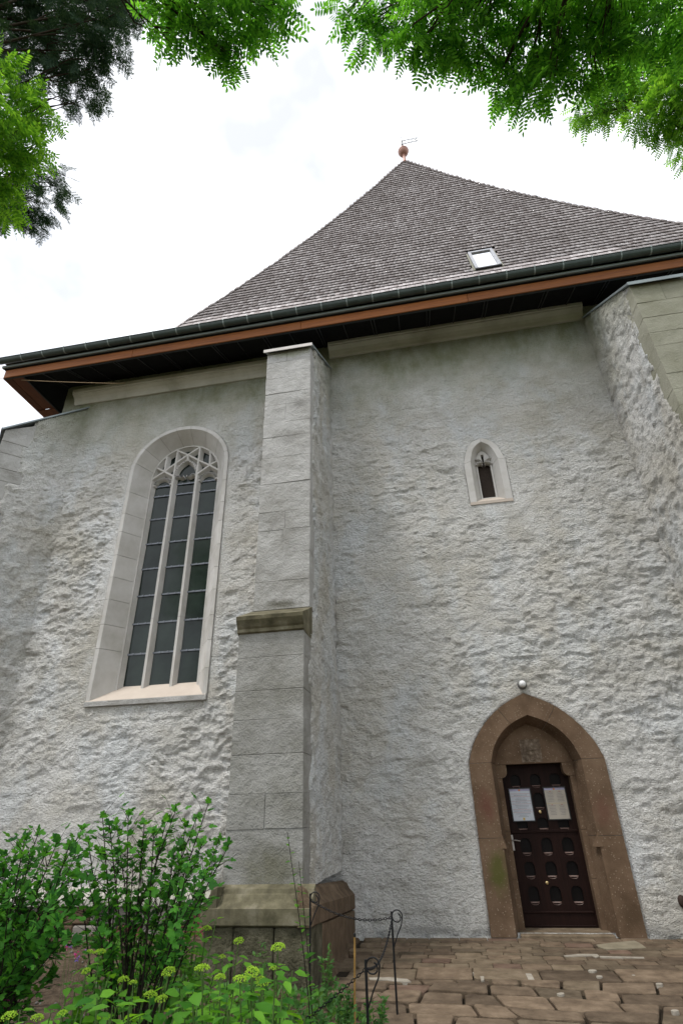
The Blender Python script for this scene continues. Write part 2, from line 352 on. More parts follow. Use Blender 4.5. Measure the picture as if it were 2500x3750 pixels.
M['skylight_frame'] = m_plain('grey_aluminium', (0.34,0.35,0.37), 0.45, 0.4)
M['rubber'] = m_plain('black_rubber', (0.012,0.012,0.012), 0.7)
M['brass'] = m_plain('brass', (0.62,0.48,0.24), 0.3, 0.9)
M['steel'] = m_plain('brushed_steel', (0.36,0.34,0.32), 0.35, 0.9)
M['lamp_grey'] = m_plain('grey_lamp_housing', (0.16,0.16,0.155), 0.6)
M['opal'] = m_plain('opal_glass', (0.80,0.80,0.80), 0.25, 0, 0.5, 0.03)
M['paper'] = m_plain('white_paper', (0.50,0.53,0.57), 0.75, 0, 0.2, 0.04, 6)
M['paper_cream'] = m_plain('cream_paper', (0.42,0.38,0.32), 0.75, 0, 0.2, 0.05, 6)
M['print_blue'] = m_plain('lavender_band', (0.36,0.35,0.47), 0.8, 0, 0.2)
M['ink'] = m_plain('grey_ink', (0.20,0.20,0.22), 0.8, 0, 0.1)
M['ink_red'] = m_plain('red_ink', (0.42,0.16,0.14), 0.8, 0, 0.1)
M['ink_gold'] = m_plain('gold_print', (0.55,0.40,0.12), 0.8, 0, 0.1)
M['ink_orange'] = m_plain('orange_print', (0.55,0.20,0.06), 0.8, 0, 0.1)
M['frame_black'] = m_plain('black_frame', (0.010,0.009,0.010), 0.35)
M['cane'] = m_plain('bamboo_cane', (0.30,0.175,0.05), 0.6, 0, 0.3, 0.25, 12)
M['rust'] = m_plain('rusty_iron', (0.035,0.02,0.014), 0.8)
M['cable'] = m_plain('tan_cable', (0.50,0.36,0.22), 0.6)
def m_glass():
    k = N('dark_leaded_glass')
    c = k.ramp(k.noise(1.3, 4, 0.6), [(0.3, (0.007,0.013,0.010)), (0.7, (0.024,0.037,0.030))])
    nn = k.bump(k.noise(1.0, 3, 0.5, sc=(130, 1, 26)), 0.10, 0.004); nn = k.bump(k.noise(5, 2), 0.12, 0.02, nn)
    m = k.done(c, 0.10, nn, 0.28); return m
M['glass'] = m_glass()
M['mesh_brown'] = m_stone('brown_wire_mesh', [(0.028,0.021,0.017),(0.05,0.037,0.030)], 30, ((120,.5,.006),), 0)
k = N('mirror_roof_glass'); M['skylight_glass'] = k.done((0.93,0.95,0.97), 0.04, None, 0.5, 1.0)

def m_leaf(name, a, b, trans=0.4, rough=0.45, island=True, tcol=None):
    k = N(name); r = k.rand(island)
    c = k.ramp(r, [(0.0, a), (1.0, b)])
    k.done(c, rough+.12, None, 0.2)
    tr = k.n('ShaderNodeBsdfTranslucent')
    t2 = k.mix(1.0, c, tcol if tcol else (2.2, 1.9, 0.9), 'MULTIPLY'); k.l(t2, tr.inputs['Color'])
    mx = k.n('ShaderNodeMixShader'); mx.inputs[0].default_value = trans
    k.l(k.p.outputs[0], mx.inputs[1]); k.l(tr.outputs[0], mx.inputs[2]); k.l(mx.outputs[0], k.out.inputs['Surface'])
    return k.m
M['locust_leaf'] = m_leaf('locust_leaf', (0.024,0.115,0.014), (0.14,0.38,0.036), 0.62, 0.45, True, (1.75, 1.65, 0.95))
M['locust_leaf_far'] = m_leaf('locust_leaf_far', (0.040,0.140,0.018), (0.18,0.39,0.042), 0.6, 0.45, True, (2.0, 1.8, 0.9))
M['needle'] = m_leaf('conifer_needle', (0.014,0.045,0.030), (0.055,0.110,0.062), 0.25)
M['hibiscus_leaf'] = m_leaf('shrub_leaf', (0.022,0.115,0.018), (0.115,0.36,0.048), 0.42)
M['hydrangea_leaf'] = m_leaf('hydrangea_leaf', (0.030,0.135,0.016), (0.15,0.36,0.032), 0.4, 0.4, False)
M['weed_leaf'] = m_leaf('weed_leaf', (0.040,0.125,0.030), (0.10,0.225,0.060), 0.35)
M['lime_flower'] = m_leaf('lime_flower', (0.24,0.42,0.03), (0.40,0.60,0.06), 0.25, 0.6)
M['pink_petal'] = m_leaf('pink_petal', (0.45,0.04,0.22), (0.60,0.10,0.35), 0.3, 0.6)
M['violet_petal'] = m_leaf('violet_petal', (0.14,0.10,0.40), (0.25,0.10,0.45), 0.3, 0.6)
M['yellow_leaf'] = m_leaf('yellow_leaf', (0.60,0.50,0.14), (0.60,0.50,0.14), 0.2, 0.6)
M['bark'] = m_stone('bark', [(0.035,0.028,0.020),(0.08,0.062,0.045)], 9, ((30,.9,.02),), 0, sc=(1,1,.3))
M['stem_dark'] = m_plain('dark_stem', (0.022,0.018,0.012), 0.8, 0, 0.2, 0.3, 30)
M['stem_green'] = m_plain('green_stem', (0.07,0.13,0.03), 0.7, 0, 0.2, 0.3, 30)

# ================================================================== THE SETTING
gr = MB(); gr.add([(-300,-300,-0.06),(300,-300,-0.06),(300,300,-0.06),(-300,300,-0.06)], [(0,1,2,3)])
tag(gr.build('ground', M['ground']), kind='structure')

# ================================================================== THE CHURCH
church = empty('church', (0, 0, 0))
tag(church, 'pale plastered medieval church with shingled pyramid roof, buttresses and pointed doorway', 'church')

# ---- openings: half profiles (half width, height) about a centre line
PC, WC, LC = 1.275, -5.30, 1.345
def catmull(pts, n):
    P = [np.array(p, float) for p in pts]; out = []
    for i in range(len(P)-1):
        p0 = P[i-1] if i > 0 else 2*P[0]-P[1]; p1, p2 = P[i], P[i+1]; p3 = P[i+2] if i+2 < len(P) else 2*P[-1]-P[-2]
        for k in range(n):
            t = k/n; out.append(0.5*((2*p1)+(p2-p0)*t+(2*p0-5*p1+4*p2-p3)*t*t+(3*p1-p0-3*p2+p3)*t**3))
    out.append(P[-1]); return [tuple(p) for p in out]
def full_curve(c, half):            # half: from base up to apex (half width, z) -> left base .. apex .. right base
    L = [(c-h, z) for h, z in half]; R_ = [(c+h, z) for h, z in reversed(half[:-1])]
    return L + R_
pz = [0.0, 0.55, 1.15, 1.65]
portal_O = full_curve(PC, [(0.99, z) for z in pz] + catmull([(0.99,2.14),(0.885,2.41),(0.665,2.71),(0.375,2.95),(0,3.13)], 5))
portal_I = full_curve(PC, [(0.655, z) for z in pz] + catmull([(0.66,2.14),(0.575,2.37),(0.42,2.57),(0.235,2.70),(0,2.80)], 5))
portal_J = full_curve(PC, [(0.58, z) for z in pz] + catmull([(0.585,2.13),(0.505,2.33),(0.36,2.50),(0.19,2.62),(0,2.70)], 5))
wz = [3.44, 3.9, 4.42, 4.9, 5.42, 5.9, 6.4, 6.95, 7.4, 7.95]
def ell(a, b, z0, n=20): return [(a*math.cos(math.pi/2*i/n), z0+b*math.sin(math.pi/2*i/n)) for i in range(n+1)]
win_O = full_curve(WC, [(1.18, z) for z in wz] + ell(1.18, 1.12, 8.48))
win_I = full_curve(WC, [(1.10, z) for z in wz] + ell(1.10, 1.045, 8.47))
win_J = full_curve(WC, [(0.845, z+0.30*max(0,(1-(z-3.44)/2.0))*0) for z in wz] + ell(0.845, 0.86, 8.44))
lz = [6.70, 7.15]
lan_O = full_curve(LC, [(0.40, z) for z in lz] + catmull([(0.405,7.62),(0.31,7.93),(0.18,8.11),(0,8.20)], 4))
lan_I = full_curve(LC, [(0.275, z) for z in lz] + catmull([(0.27,7.66),(0.20,7.90),(0.115,8.03),(0,8.11)], 4))
lan_J = full_curve(LC, [(0.15, z) for z in lz] + catmull([(0.15,7.62),(0.125,7.82),(0.08,7.94),(0,8.00)], 4))

def in_poly(x, z, poly):
    inside = np.zeros(x.shape, bool); n = len(poly)
    for i in range(n):
        x1, z1 = poly[i]; x2, z2 = poly[(i+1) % n]
        c = ((z1 > z) != (z2 > z)) & (x < (x2-x1)*(z-z1)/(z2-z1+1e-12)+x1); inside ^= c
    return inside
def dist_poly(x, z, poly):
    d = np.full(x.shape, 9.0)
    for i in range(len(poly)):
        a = np.array(poly[i]); b = np.array(poly[(i+1) % len(poly)]); ab = b-a; L = ab@ab+1e-12
        t = np.clip(((x-a[0])*ab[0]+(z-a[1])*ab[1])/L, 0, 1)
        d = np.minimum(d, np.hypot(x-a[0]-t*ab[0], z-a[1]-t*ab[1]))
    return d
def shrink(poly, c, s):
    return [(c+(x-c)*s, z) for x, z in poly]
openings = [(portal_O, PC), (win_O, WC), (lan_O, LC)]
WX0, WX1 = -8.75, 5.2
def amp_wall(x, z):
    top = np.clip((11.2-z)/3.0, 0.28, 1.0); left = np.where(x < -2, 1.0, 0.80)
    low = np.clip(0.55+z*0.25, 0.55, 1.0)
    return 0.056*top*left*low*np.clip(0.95+0.45*fbm(x*0.55, z*0.6, 140, 2), 0.5, 1.25)
def wall_disp(u, v):
    x = u+WX0; z = v-0.1
    d = (lumps(u, v, 3)-0.22)*amp_wall(x, z)
    for poly, c in openings:
        dd = dist_poly(x, z, poly); w = np.clip((dd-0.02)/0.22, 0, 1); d = d*w + (1-w)*(-0.004)
        d = d - np.where(in_poly(x, z, poly), 0.03, 0)
    d = d - 0.02*np.clip((x+2.9)*(-1.7-x), 0, 1)
    foot = np.clip((0.10-z)/0.12, 0, 1)*np.where(x > -1.5, 1, 0)
    return d - foot*0.05*(0.4+0.6*vnoise(u*6, v*6, 8))
def wall_keep(u, v):
    x = u+WX0; z = v-0.1; k = np.ones(x.shape, bool)
    for poly, c in openings:
        k &= ~(in_poly(x, z, poly) & (dist_poly(x, z, poly) > 0.05))
    return k
lumpy_panel('wall', (WX0, 0, -0.1), (1,0,0), (0,0,1), (0,-1,0), WX1-WX0, 11.7, 0.024, wall_disp, wall_keep, M['plaster'], church)
mb = MB()
mb.add([(5.2,0,-.1),(10.8,0,-.1),(10.8,0,11.6),(5.2,0,11.6)], [(0,1,2,3)])
mb.add([(-8.7,0.02,-.1),(-8.7,13,-.1),(-8.7,13,11.6),(-8.7,0.02,11.6)], [(3,2,1,0)])
mb.add([(10.8,0,-.1),(10.8,13,-.1),(10.8,13,11.6),(10.8,0,11.6)], [(0,1,2,3)])
mb.add([(-8.7,13,-.1),(10.8,13,-.1),(10.8,13,11.6),(-8.7,13,11.6)], [(3,2,1,0)])
mb.build('side_wall', M['plaster_plain'], church)

# ---- swept stone surrounds (face band + splay), one mesh per stone
def swept_stones(name, curves, ranges, mat, parent, gap=0.004, recess=None):
    """curves: list of (polyline, y).  each stone joins consecutive curves over an index range."""
    def seg(poly, i0, i1):
        P = [np.array(p) for p in poly[i0:i1+1]]
        a = P[1]-P[0]; P[0] = P[0]+a/np.linalg.norm(a)*gap
        b = P[-2]-P[-1]; P[-1] = P[-1]+b/np.linalg.norm(b)*gap
        return P
    for (i0, i1) in ranges:
        mb = MB(); rows = [[(p[0], y, p[1]) for p in seg(poly, i0, i1)] for poly, y in curves]
        m = len(rows[0]); nr = len(rows)
        vs_ = [p for r in rows for p in r]; fs = []
        for r in range(nr-1):
            for i in range(m-1): fs.append((r*m+i, r*m+i+1, (r+1)*m+i+1, (r+1)*m+i))
        fs.append(tuple(r*m for r in range(nr))); fs.append(tuple(r*m+m-1 for r in range(nr-1, -1, -1)))
        mb.add(vs_, fs).build(name, mat, parent)
def swept_core(name, curves, mat, parent):
    mb = MB(); m = len(curves[0][0]); vs_ = [(p[0], y, p[1]) for poly, y in curves for p in poly]
    fs = [(r*m+i, r*m+i+1, (r+1)*m+i+1, (r+1)*m+i) for r in range(len(curves)-1) for i in range(m-1)]
    return mb.add(vs_, fs).build(name, mat, parent)

# ---- tall traceried window
win = empty('tracery_window', (0, 0, 0), parent=church)
nW = len(win_O); base = len(wz)
arch = [base + 3, base + 8, base + 13, base + 18, base + 22, base + 27, base + 32, base + 37]
jl = list(range(0, base)) ; jr = [nW-1-i for i in jl]
cuts = sorted(set([i for i in jl if i not in (1,)] + arch + jr))
rngs = [(cuts[i], cuts[i+1]) for i in range(len(cuts)-1)]
swept_stones('surround_stone', [(win_O, 0.03), (win_O, -0.022), (win_I, -0.022), (win_J, 0.34)], rngs, M['trim'], win, 0.004)
swept_core('surround_core', [(shrink(win_O, WC, .992), -0.008), (shrink(win_I, WC, 1.012), -0.008), (shrink(win_J, WC, 1.014), 0.345)], M['trim_dark'], win)
# moulded inner frame (roll) around the lights
inn = full_curve(WC, [(0.845, z) for z in wz] + ell(0.845, 0.86, 8.44)); inn2 = full_curve(WC, [(0.805, z) for z in wz] + ell(0.805, 0.82, 8.44)); inn3 = full_curve(WC, [(0.755, z) for z in wz] + ell(0.755, 0.77, 8.44))
swept_core('window_frame', [(inn, 0.338), (inn2, 0.333), (inn2, 0.36), (inn3, 0.452)], M['trim'], win)
mb = MB(); mb.add([(WC-1.17,-0.035,3.34),(WC+1.17,-0.035,3.34),(WC+1.17,0.46,3.34),(WC-1.17,0.46,3.34),
                   (WC-1.17,-0.035,3.435),(WC+1.17,-0.035,3.435),(WC+0.82,0.46,3.77),(WC-0.82,0.46,3.77)], [(0,3,2,1),(0,1,5,4),(4,5,6,7),(1,2,6,5),(3,0,4,7)])
mb.build('sill', M['sill'], win)
mb = MB(); mb.cbox(WC-1.185, WC+1.185, -0.05, 0.02, 3.335, 3.428, 0.008); mb.build('sill_edge', M['ashlar'], win)
def bar2d(mb, p, q, y0, y1, w0, w1):         # tapered bar in an xz plane: narrow in front (y0), wide behind (y1)
    p = np.array(p, float); q = np.array(q, float); d = (q-p)/np.linalg.norm(q-p); n = np.array([-d[1], d[0]])
    e = d*w0*0.3; p = p-e; q = q+e
    def P(a, s_, y, w): b = a+n*s_*w/2; return (b[0], y, b[1])
    v = [P(p,-1,y0,w0),P(q,-1,y0,w0),P(q,1,y0,w0),P(p,1,y0,w0),P(p,-1,y1,w1),P(q,-1,y1,w1),P(q,1,y1,w1),P(p,1,y1,w1)]
    return mb.add(v, [(0,1,2,3),(4,7,6,5),(0,4,5,1),(1,5,6,2),(2,6,7,3),(3,7,4,0)])
for xm in (-5.59, -5.015):
    for za, zb in ((3.60, 5.05), (5.054, 6.9), (6.904, 8.46)):
        mb = MB(); bar2d(mb, (xm, za+.01), (xm, zb-.01), 0.335, 0.455, 0.052, 0.155); mb.build('mullion', M['trim'], win)
tr_segs = [((-5.59,8.46),(-5.575,9.20)), ((-5.015,8.46),(-5.01,9.22)),
    ((-6.05,8.775),(-5.84,8.645)), ((-5.84,8.645),(-5.59,8.47)), ((-6.13,8.45),(-5.84,8.645)), ((-5.84,8.645),(-5.58,8.84)), ((-5.58,8.84),(-5.30,9.04)), ((-5.30,9.04),(-5.01,9.22)),
    ((-5.83,9.06),(-5.84,8.645)), ((-5.575,9.20),(-5.30,9.04)), ((-5.30,9.04),(-5.01,8.84)), ((-5.01,8.84),(-4.72,8.66)), ((-4.72,8.66),(-4.475,8.48)),
    ((-4.74,9.06),(-4.72,8.66)), ((-4.52,8.77),(-4.72,8.66)), ((-4.72,8.66),(-5.01,8.45)), ((-5.30,9.04),(-5.295,8.90))]
for p, q in tr_segs:
    mb = MB(); bar2d(mb, p, q, 0.335+random.uniform(-.0015,.0015), 0.452, 0.036, 0.125); mb.build('tracery_bar', M['trim'], win)
for sg in (-1, 1):                              # ogee head and cusps of the middle light
    cx = -5.302
    cur = catmull([(cx+sg*0.265,8.44),(cx+sg*0.255,8.60),(cx+sg*0.16,8.78),(cx,8.90)], 3)
    mb = MB()
    for i in range(len(cur)-1): bar2d(mb, cur[i], cur[i+1], 0.345, 0.454, 0.036, 0.12)
    mb.build('tracery_bar', M['trim'], win)
    cur = catmull([(cx+sg*0.27,8.42),(cx+sg*0.19,8.475),(cx+sg*0.10,8.43),(cx+sg*0.045,8.445)], 3); mb = MB()
    for i in range(len(cur)-1): bar2d(mb, cur[i], cur[i+1], 0.35, 0.456, 0.04, 0.09)
    mb.build('cusp', M['trim'], win)
for cx in (-5.86, -4.75):                       # arched heads of the side lights
    cur = catmull([(cx-0.21,8.30),(cx-0.15,8.42),(cx,8.475),(cx+0.15,8.42),(cx+0.21,8.30)], 3); mb = MB()
    for i in range(len(cur)-1): bar2d(mb, cur[i], cur[i+1], 0.375, 0.457, 0.05, 0.13)
    mb.build('light_head', M['trim'], win)
bars_z = [8.29, 8.02, 7.42, 6.81, 6.21, 5.60, 5.00, 4.38]
for x0, x1 in ((-6.07,-5.66), (-5.52,-5.085), (-4.945,-4.53)):
    zs = [3.72] + sorted(bars_z) + [9.28 if x0 == -5.52 else 8.95]
    for i in range(len(zs)-1):
        t = random.uniform(-.012, .012); mb = MB()
        mb.add([(x0-.03,.452+t,zs[i]),(x1+.03,.452,zs[i]),(x1+.03,.452-t,zs[i+1]),(x0-.03,.452,zs[i+1])], [(0,1,2,3)])
        mb.add([(x0-.03,.466+t,zs[i]),(x1+.03,.466,zs[i]),(x1+.03,.466-t,zs[i+1]),(x0-.03,.466,zs[i+1])], [(3,2,1,0)])
        mb.build('pane', M['glass'], win)
    for z in bars_z:
        mb = MB(); mb.box(x0-.02, x1+.02, .428, .449, z-.016, z+.016)
        for q in (.33, .72): mb.box(x0+(x1-x0)*q-.014, x0+(x1-x0)*q+.014, .418, .4275, z-.02, z+.02)
        mb.build('glazing_bar', M['lead_bar'], win)
mb = MB(); mb.add([(WC-.86,.485,3.6),(WC+.86,.485,3.6),(WC+.86,.485,9.4),(WC-.86,.485,9.4)], [(0,1,2,3)]); mb.build('tracery_glass', M['glass'], win)

# ---- small lancet window
lan = empty('lancet_window', (0,0,0), parent=church); nL = len(lan_O)
swept_stones('surround_stone', [(lan_O, 0.02), (lan_O, -0.012), (lan_I, -0.012), (lan_J, 0.20)], [(0,2),(2,nL//2),(nL//2,nL-3),(nL-3,nL-1)], M['trim'], lan, 0.003)
mb = MB(); mb.add([(LC-.40,-.014,6.655),(LC+.40,-.014,6.655),(LC+.40,.02,6.655),(LC-.40,.02,6.655),(LC-.40,-.014,6.715),(LC+.40,-.014,6.715),(LC+.15,.21,6.90),(LC-.15,.21,6.90)],
                  [(0,3,2,1),(0,1,5,4),(4,5,6,7),(1,2,6,5),(3,0,4,7)]); mb.build('sill', M['sill'], lan)
def union_r(th, c):                            # star radius of the trefoil-headed light about c
    rr = 0.0
    for r in np.arange(0.01, 0.9, 0.004):
        x = c[0]+r*math.cos(th); z = c[1]+r*math.sin(th)
        ok = (abs(x-LC) < 0.128 and 6.88 < z < 7.62) or math.hypot(x-LC, z-7.83) < 0.078 or math.hypot(x-(LC-.075), z-7.63) < 0.055 or math.hypot(x-(LC+.075), z-7.63) < 0.055 or (abs(x-LC) < .022 and 7.5 < z < 7.8)
        if ok: rr = r
        elif r > 0.1: break
    return max(rr, 0.05)
cen = (LC, 7.60); ths = np.linspace(0, 2*math.pi, 72, endpoint=False)
hole = [(cen[0]+union_r(t, cen)*math.cos(t), cen[1]+union_r(t, cen)*math.sin(t)) for t in ths]
outr = []
for t in ths:
    best = 0.05
    for r in np.arange(0.05, 1.0, 0.005):
        x = cen[0]+r*math.cos(t); z = cen[1]+r*math.sin(t)
        if in_poly(np.array([x]), np.array([z]), [(p[0], p[1]) for p in shrink(lan_J, LC, 1.05)])[0] or (abs(x-LC) < .155 and 6.86 < z < 7.6): best = r
    outr.append((cen[0]+max(best, math.hypot(hole[len(outr)][0]-cen[0], hole[len(outr)][1]-cen[1])+.004)*math.cos(t), cen[1]+max(best, math.hypot(hole[len(outr)][0]-cen[0], hole[len(outr)][1]-cen[1])+.004)*math.sin(t)))
mb = MB(); m = 72; vs_ = [(p[0],.17,p[1]) for p in outr]+[(p[0],.17,p[1]) for p in hole]+[(p[0],.26,p[1]) for p in hole]
mb.add(vs_, [(i,(i+1)%m,(i+1)%m+m,i+m) for i in range(m)]+[(i+m,(i+1)%m+m,(i+1)%m+2*m,i+2*m) for i in range(m)]); mb.build('trefoil_head', M['trim'], lan)
for sg in (-1, 1):
    cur = catmull([(LC+sg*.16,7.78),(LC+sg*.07,7.755),(LC+sg*.03,7.70),(LC+sg*.10,7.69),(LC+sg*.15,7.645)], 3); mb = MB()
    for i in range(len(cur)-1): bar2d(mb, cur[i], cur[i+1], 0.11, 0.18, 0.018, 0.05)
    mb.build('cusp', M['trim'], lan)
mb = MB(); mb.add([(LC-.16,.262,6.86),(LC+.16,.262,6.86),(LC+.16,.262,8.02),(LC-.16,.262,8.02)], [(0,1,2,3)]); mb.build('pane', M['mesh_brown'], lan)

# ---- pointed stone doorway
por = empty('doorway', (0,0,0), parent=church); nP = len(portal_O); mid = nP//2
c0 = [0, 2, 4, 4+6, mid]; cuts = [0, 2, 4, mid-6]; cuts = cuts + [nP-1-i for i in reversed(cuts)]
rngs = [(cuts[i], cuts[i+1]) for i in range(len(cuts)-1)]
swept_stones('portal_stone', [(portal_O, 0.05), (portal_O, -0.035), (portal_I, -0.035), (portal_J, 0.25), (portal_J, 0.46)], rngs, M['portal'], por, 0.003)
swept_core('portal_core', [(shrink(portal_O, PC, .99), -0.02), (shrink(portal_I, PC, 1.015), -0.02), (shrink(portal_J, PC, 1.015), 0.25)], M['trim_dark'], por)
tym = [(x, z) for x, z in portal_J if z >= 2.12]; tym = [(PC-.60,2.124)] + [(PC+(x-PC)*1.03, z+.02) for x, z in tym] + [(PC+.60,2.124)]
mb = MB(); mb.prism(tym, 0.27, 0.52); mb.build('tympanum', M['portal'], por)
mb = MB(); mb.prism([(PC-.165,2.14),(PC+.145,2.14),(PC+.155,2.47),(PC-.155,2.47)], 0.262, 0.28); mb.build('worn_plaque', M['portal_worn'], por)
for q, (ax, az, w_, h_) in enumerate(((-.10,2.17,.08,.10),(.0,2.16,.07,.13),(.085,2.18,.06,.09),(-.09,2.29,.07,.07),(.04,2.31,.10,.06))):
    mb = MB(); mb.cbox(PC+ax-w_/2, PC+ax+w_/2, 0.250, 0.263, az, az+h_, .010, .006); mb.build('worn_relief', M['portal_worn'], por)
for sg in (-1, 1):
    X = lambda h: PC+sg*h
    for z0, z1 in ((0.0, 0.62), (0.625, 1.22), (1.225, 1.93)):
        mb = MB(); mb.prism([(X(.60),z0),(X(.505),z0),(X(.505),z1),(X(.60),z1)], 0.275, 0.53); mb.build('jamb_stone', M['portal'], por)
    sh = [(X(.60),1.934),(X(.505),1.934)] + [(X(.505-.085*math.sin(a)), 1.934+.085*(1-math.cos(a))) for a in np.linspace(.15,math.pi/2,6)] + [(X(.42),2.121),(X(.60),2.121)]
    mb = MB(); mb.prism(sh, 0.275, 0.53); mb.build('jamb_stone', M['portal'], por)
    mb = MB(); mb.add([(X(.665),-.036,1.02),(X(.575),.10,1.02),(X(.70),-.037,1.02),(X(.655),-.036,1.19),(X(.615),-.055,1.02)], [(0,1,3),(0,4,2),(4,3,2),(1,4,3),(0,1,4)]); mb.build('chamfer_stop', M['portal'], por)
mb = MB(); mb.cbox(PC-.60, PC+.60, -0.06, 0.62, -0.05, 0.035, 0.012); mb.build('threshold', M['paving_grey'], por)

# ---- door leaf
door = empty('door', (PC, 0.45, 0.035), parent=church)
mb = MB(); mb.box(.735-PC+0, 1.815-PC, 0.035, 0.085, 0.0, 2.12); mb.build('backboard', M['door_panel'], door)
DX0, DX1 = 0.765-PC, 1.785-PC
colx = [(0.905-PC, 1.055-PC), (1.203-PC, 1.360-PC), (1.500-PC, 1.660-PC)]
rowz = [(0.285,0.485),(0.595,0.785),(0.885,1.085),(1.195,1.345),(1.475,1.685),(1.775,1.945)]
def panel_hole(x0, x1, z0, z1):
    w, h = x1-x0, z1-z0
    return [(x0+.16*w,z0),(x0+.84*w,z0),(x1,z0+.14*h),(x1,z0+.70*h),(x0+.90*w,z0+.88*h),(x0+.70*w,z1),(x0+.30*w,z1),(x0+.10*w,z0+.88*h),(x0,z0+.70*h),(x0,z0+.14*h)]
xs = [DX0, (colx[0][1]+colx[1][0])/2, (colx[1][1]+colx[2][0])/2, DX1]
zsr = [0.19] + [(rowz[i][1]+rowz[i+1][0])/2 for i in range(5)] + [2.09]
def cell(x0, x1, z0, z1, hole, y0, y1):
    """rectangular cell with a hole, front at y0, hole reveal back to y1"""
    n = len(hole); cx = sum(p[0] for p in hole)/n; cz = sum(p[1] for p in hole)/n
    out = []
    for hx, hz in hole:
        dx, dz = hx-cx, hz-cz; t = min([(x1-cx)/dx if dx > 1e-6 else 9, (x0-cx)/dx if dx < -1e-6 else 9, (z1-cz)/dz if dz > 1e-6 else 9, (z0-cz)/dz if dz < -1e-6 else 9]); out.append((cx+dx*t, cz+dz*t))
    mb = MB(); vs_ = [(p[0],y0,p[1]) for p in out]+[(p[0],y0,p[1]) for p in hole]+[(p[0],y1,p[1]) for p in hole]
    fs = [(i,(i+1)%n,(i+1)%n+n,i+n) for i in range(n)]+[(i+n,(i+1)%n+n,(i+1)%n+2*n,i+2*n) for i in range(n)]
    cor = [(x0,z0),(x1,z0),(x1,z1),(x0,z1)]; nb = len(vs_)
    for ci, (qx, qz) in enumerate(cor):
        for i in range(n):
            a, b = out[i], out[(i+1)%n]
            onv = lambda p: abs(p[0]-qx) < 1e-6; onh = lambda p: abs(p[1]-qz) < 1e-6
            if (onv(a) and onh(b)) or (onh(a) and onv(b)):
                vs_.append((qx,y0,qz)); fs.append((i, (i+1)%n, len(vs_)-1))
    return mb.add(vs_, fs)
for r, (z0, z1) in enumerate(rowz):
    for c, (x0, x1) in enumerate(colx):
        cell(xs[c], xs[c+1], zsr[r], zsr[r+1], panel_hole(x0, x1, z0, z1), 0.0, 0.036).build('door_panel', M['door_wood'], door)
        mb = MB(); w = x1-x0; cx = (x0+x1)/2
        arc = [(cx+.42*w*math.cos(a), -.004-.0*a, z0+.012-.035*math.sin(a)) for a in np.linspace(0, math.pi, 9)]
        top = [(p[0], .030, z0+.014) for p in arc]
        mb.add(arc+top, [(i,i+1,i+10,i+9) for i in range(8)]); mb.build('panel_lip', M['lip_light'], door)
for z0, z1, y in ((1.150,1.185,-.016), (0.165,0.192,-.014), (0.012,0.03,-.012)):
    mb = MB(); mb.cbox(DX0+.03, DX1-.03, y, 0.004, z0, z1, .006); mb.build('rail', M['door_wood'], door)
mb = MB(); mb.box(DX0, DX1, 0.0, .036, 0.0, .19); mb.build('kick_board', M['door_wood'], door)
mb = MB(); mb.box(DX0-.04, DX1+.04, -0.005, .036, 2.09, 2.14); mb.build('head_rail', M['door_wood'], door)
mb = MB(); mb.tube([(DX0+.03,0,1.06),(DX0+.03,-.05,1.06),(DX0+.06,-.055,1.063),(DX0+.14,-.055,1.05)], [.009,.009,.009,.008], 6); mb.box(DX0+.015,DX0+.045,-.008,-.001,0.93,1.13); mb.build('handle', M['steel'], door)
for xx, zz in ((1.27-PC,1.425),(1.19-PC,.525)):
    mb = MB(); mb.lathe([(0.004,0),(.022,.004),(.022,.010),(.010,.016)], (0,0,0), 10)
    mb.v = [(p[0]+xx, -p[2], p[1]+zz) for p in mb.v]; mb.build('lock_rose', M['brass'], door)

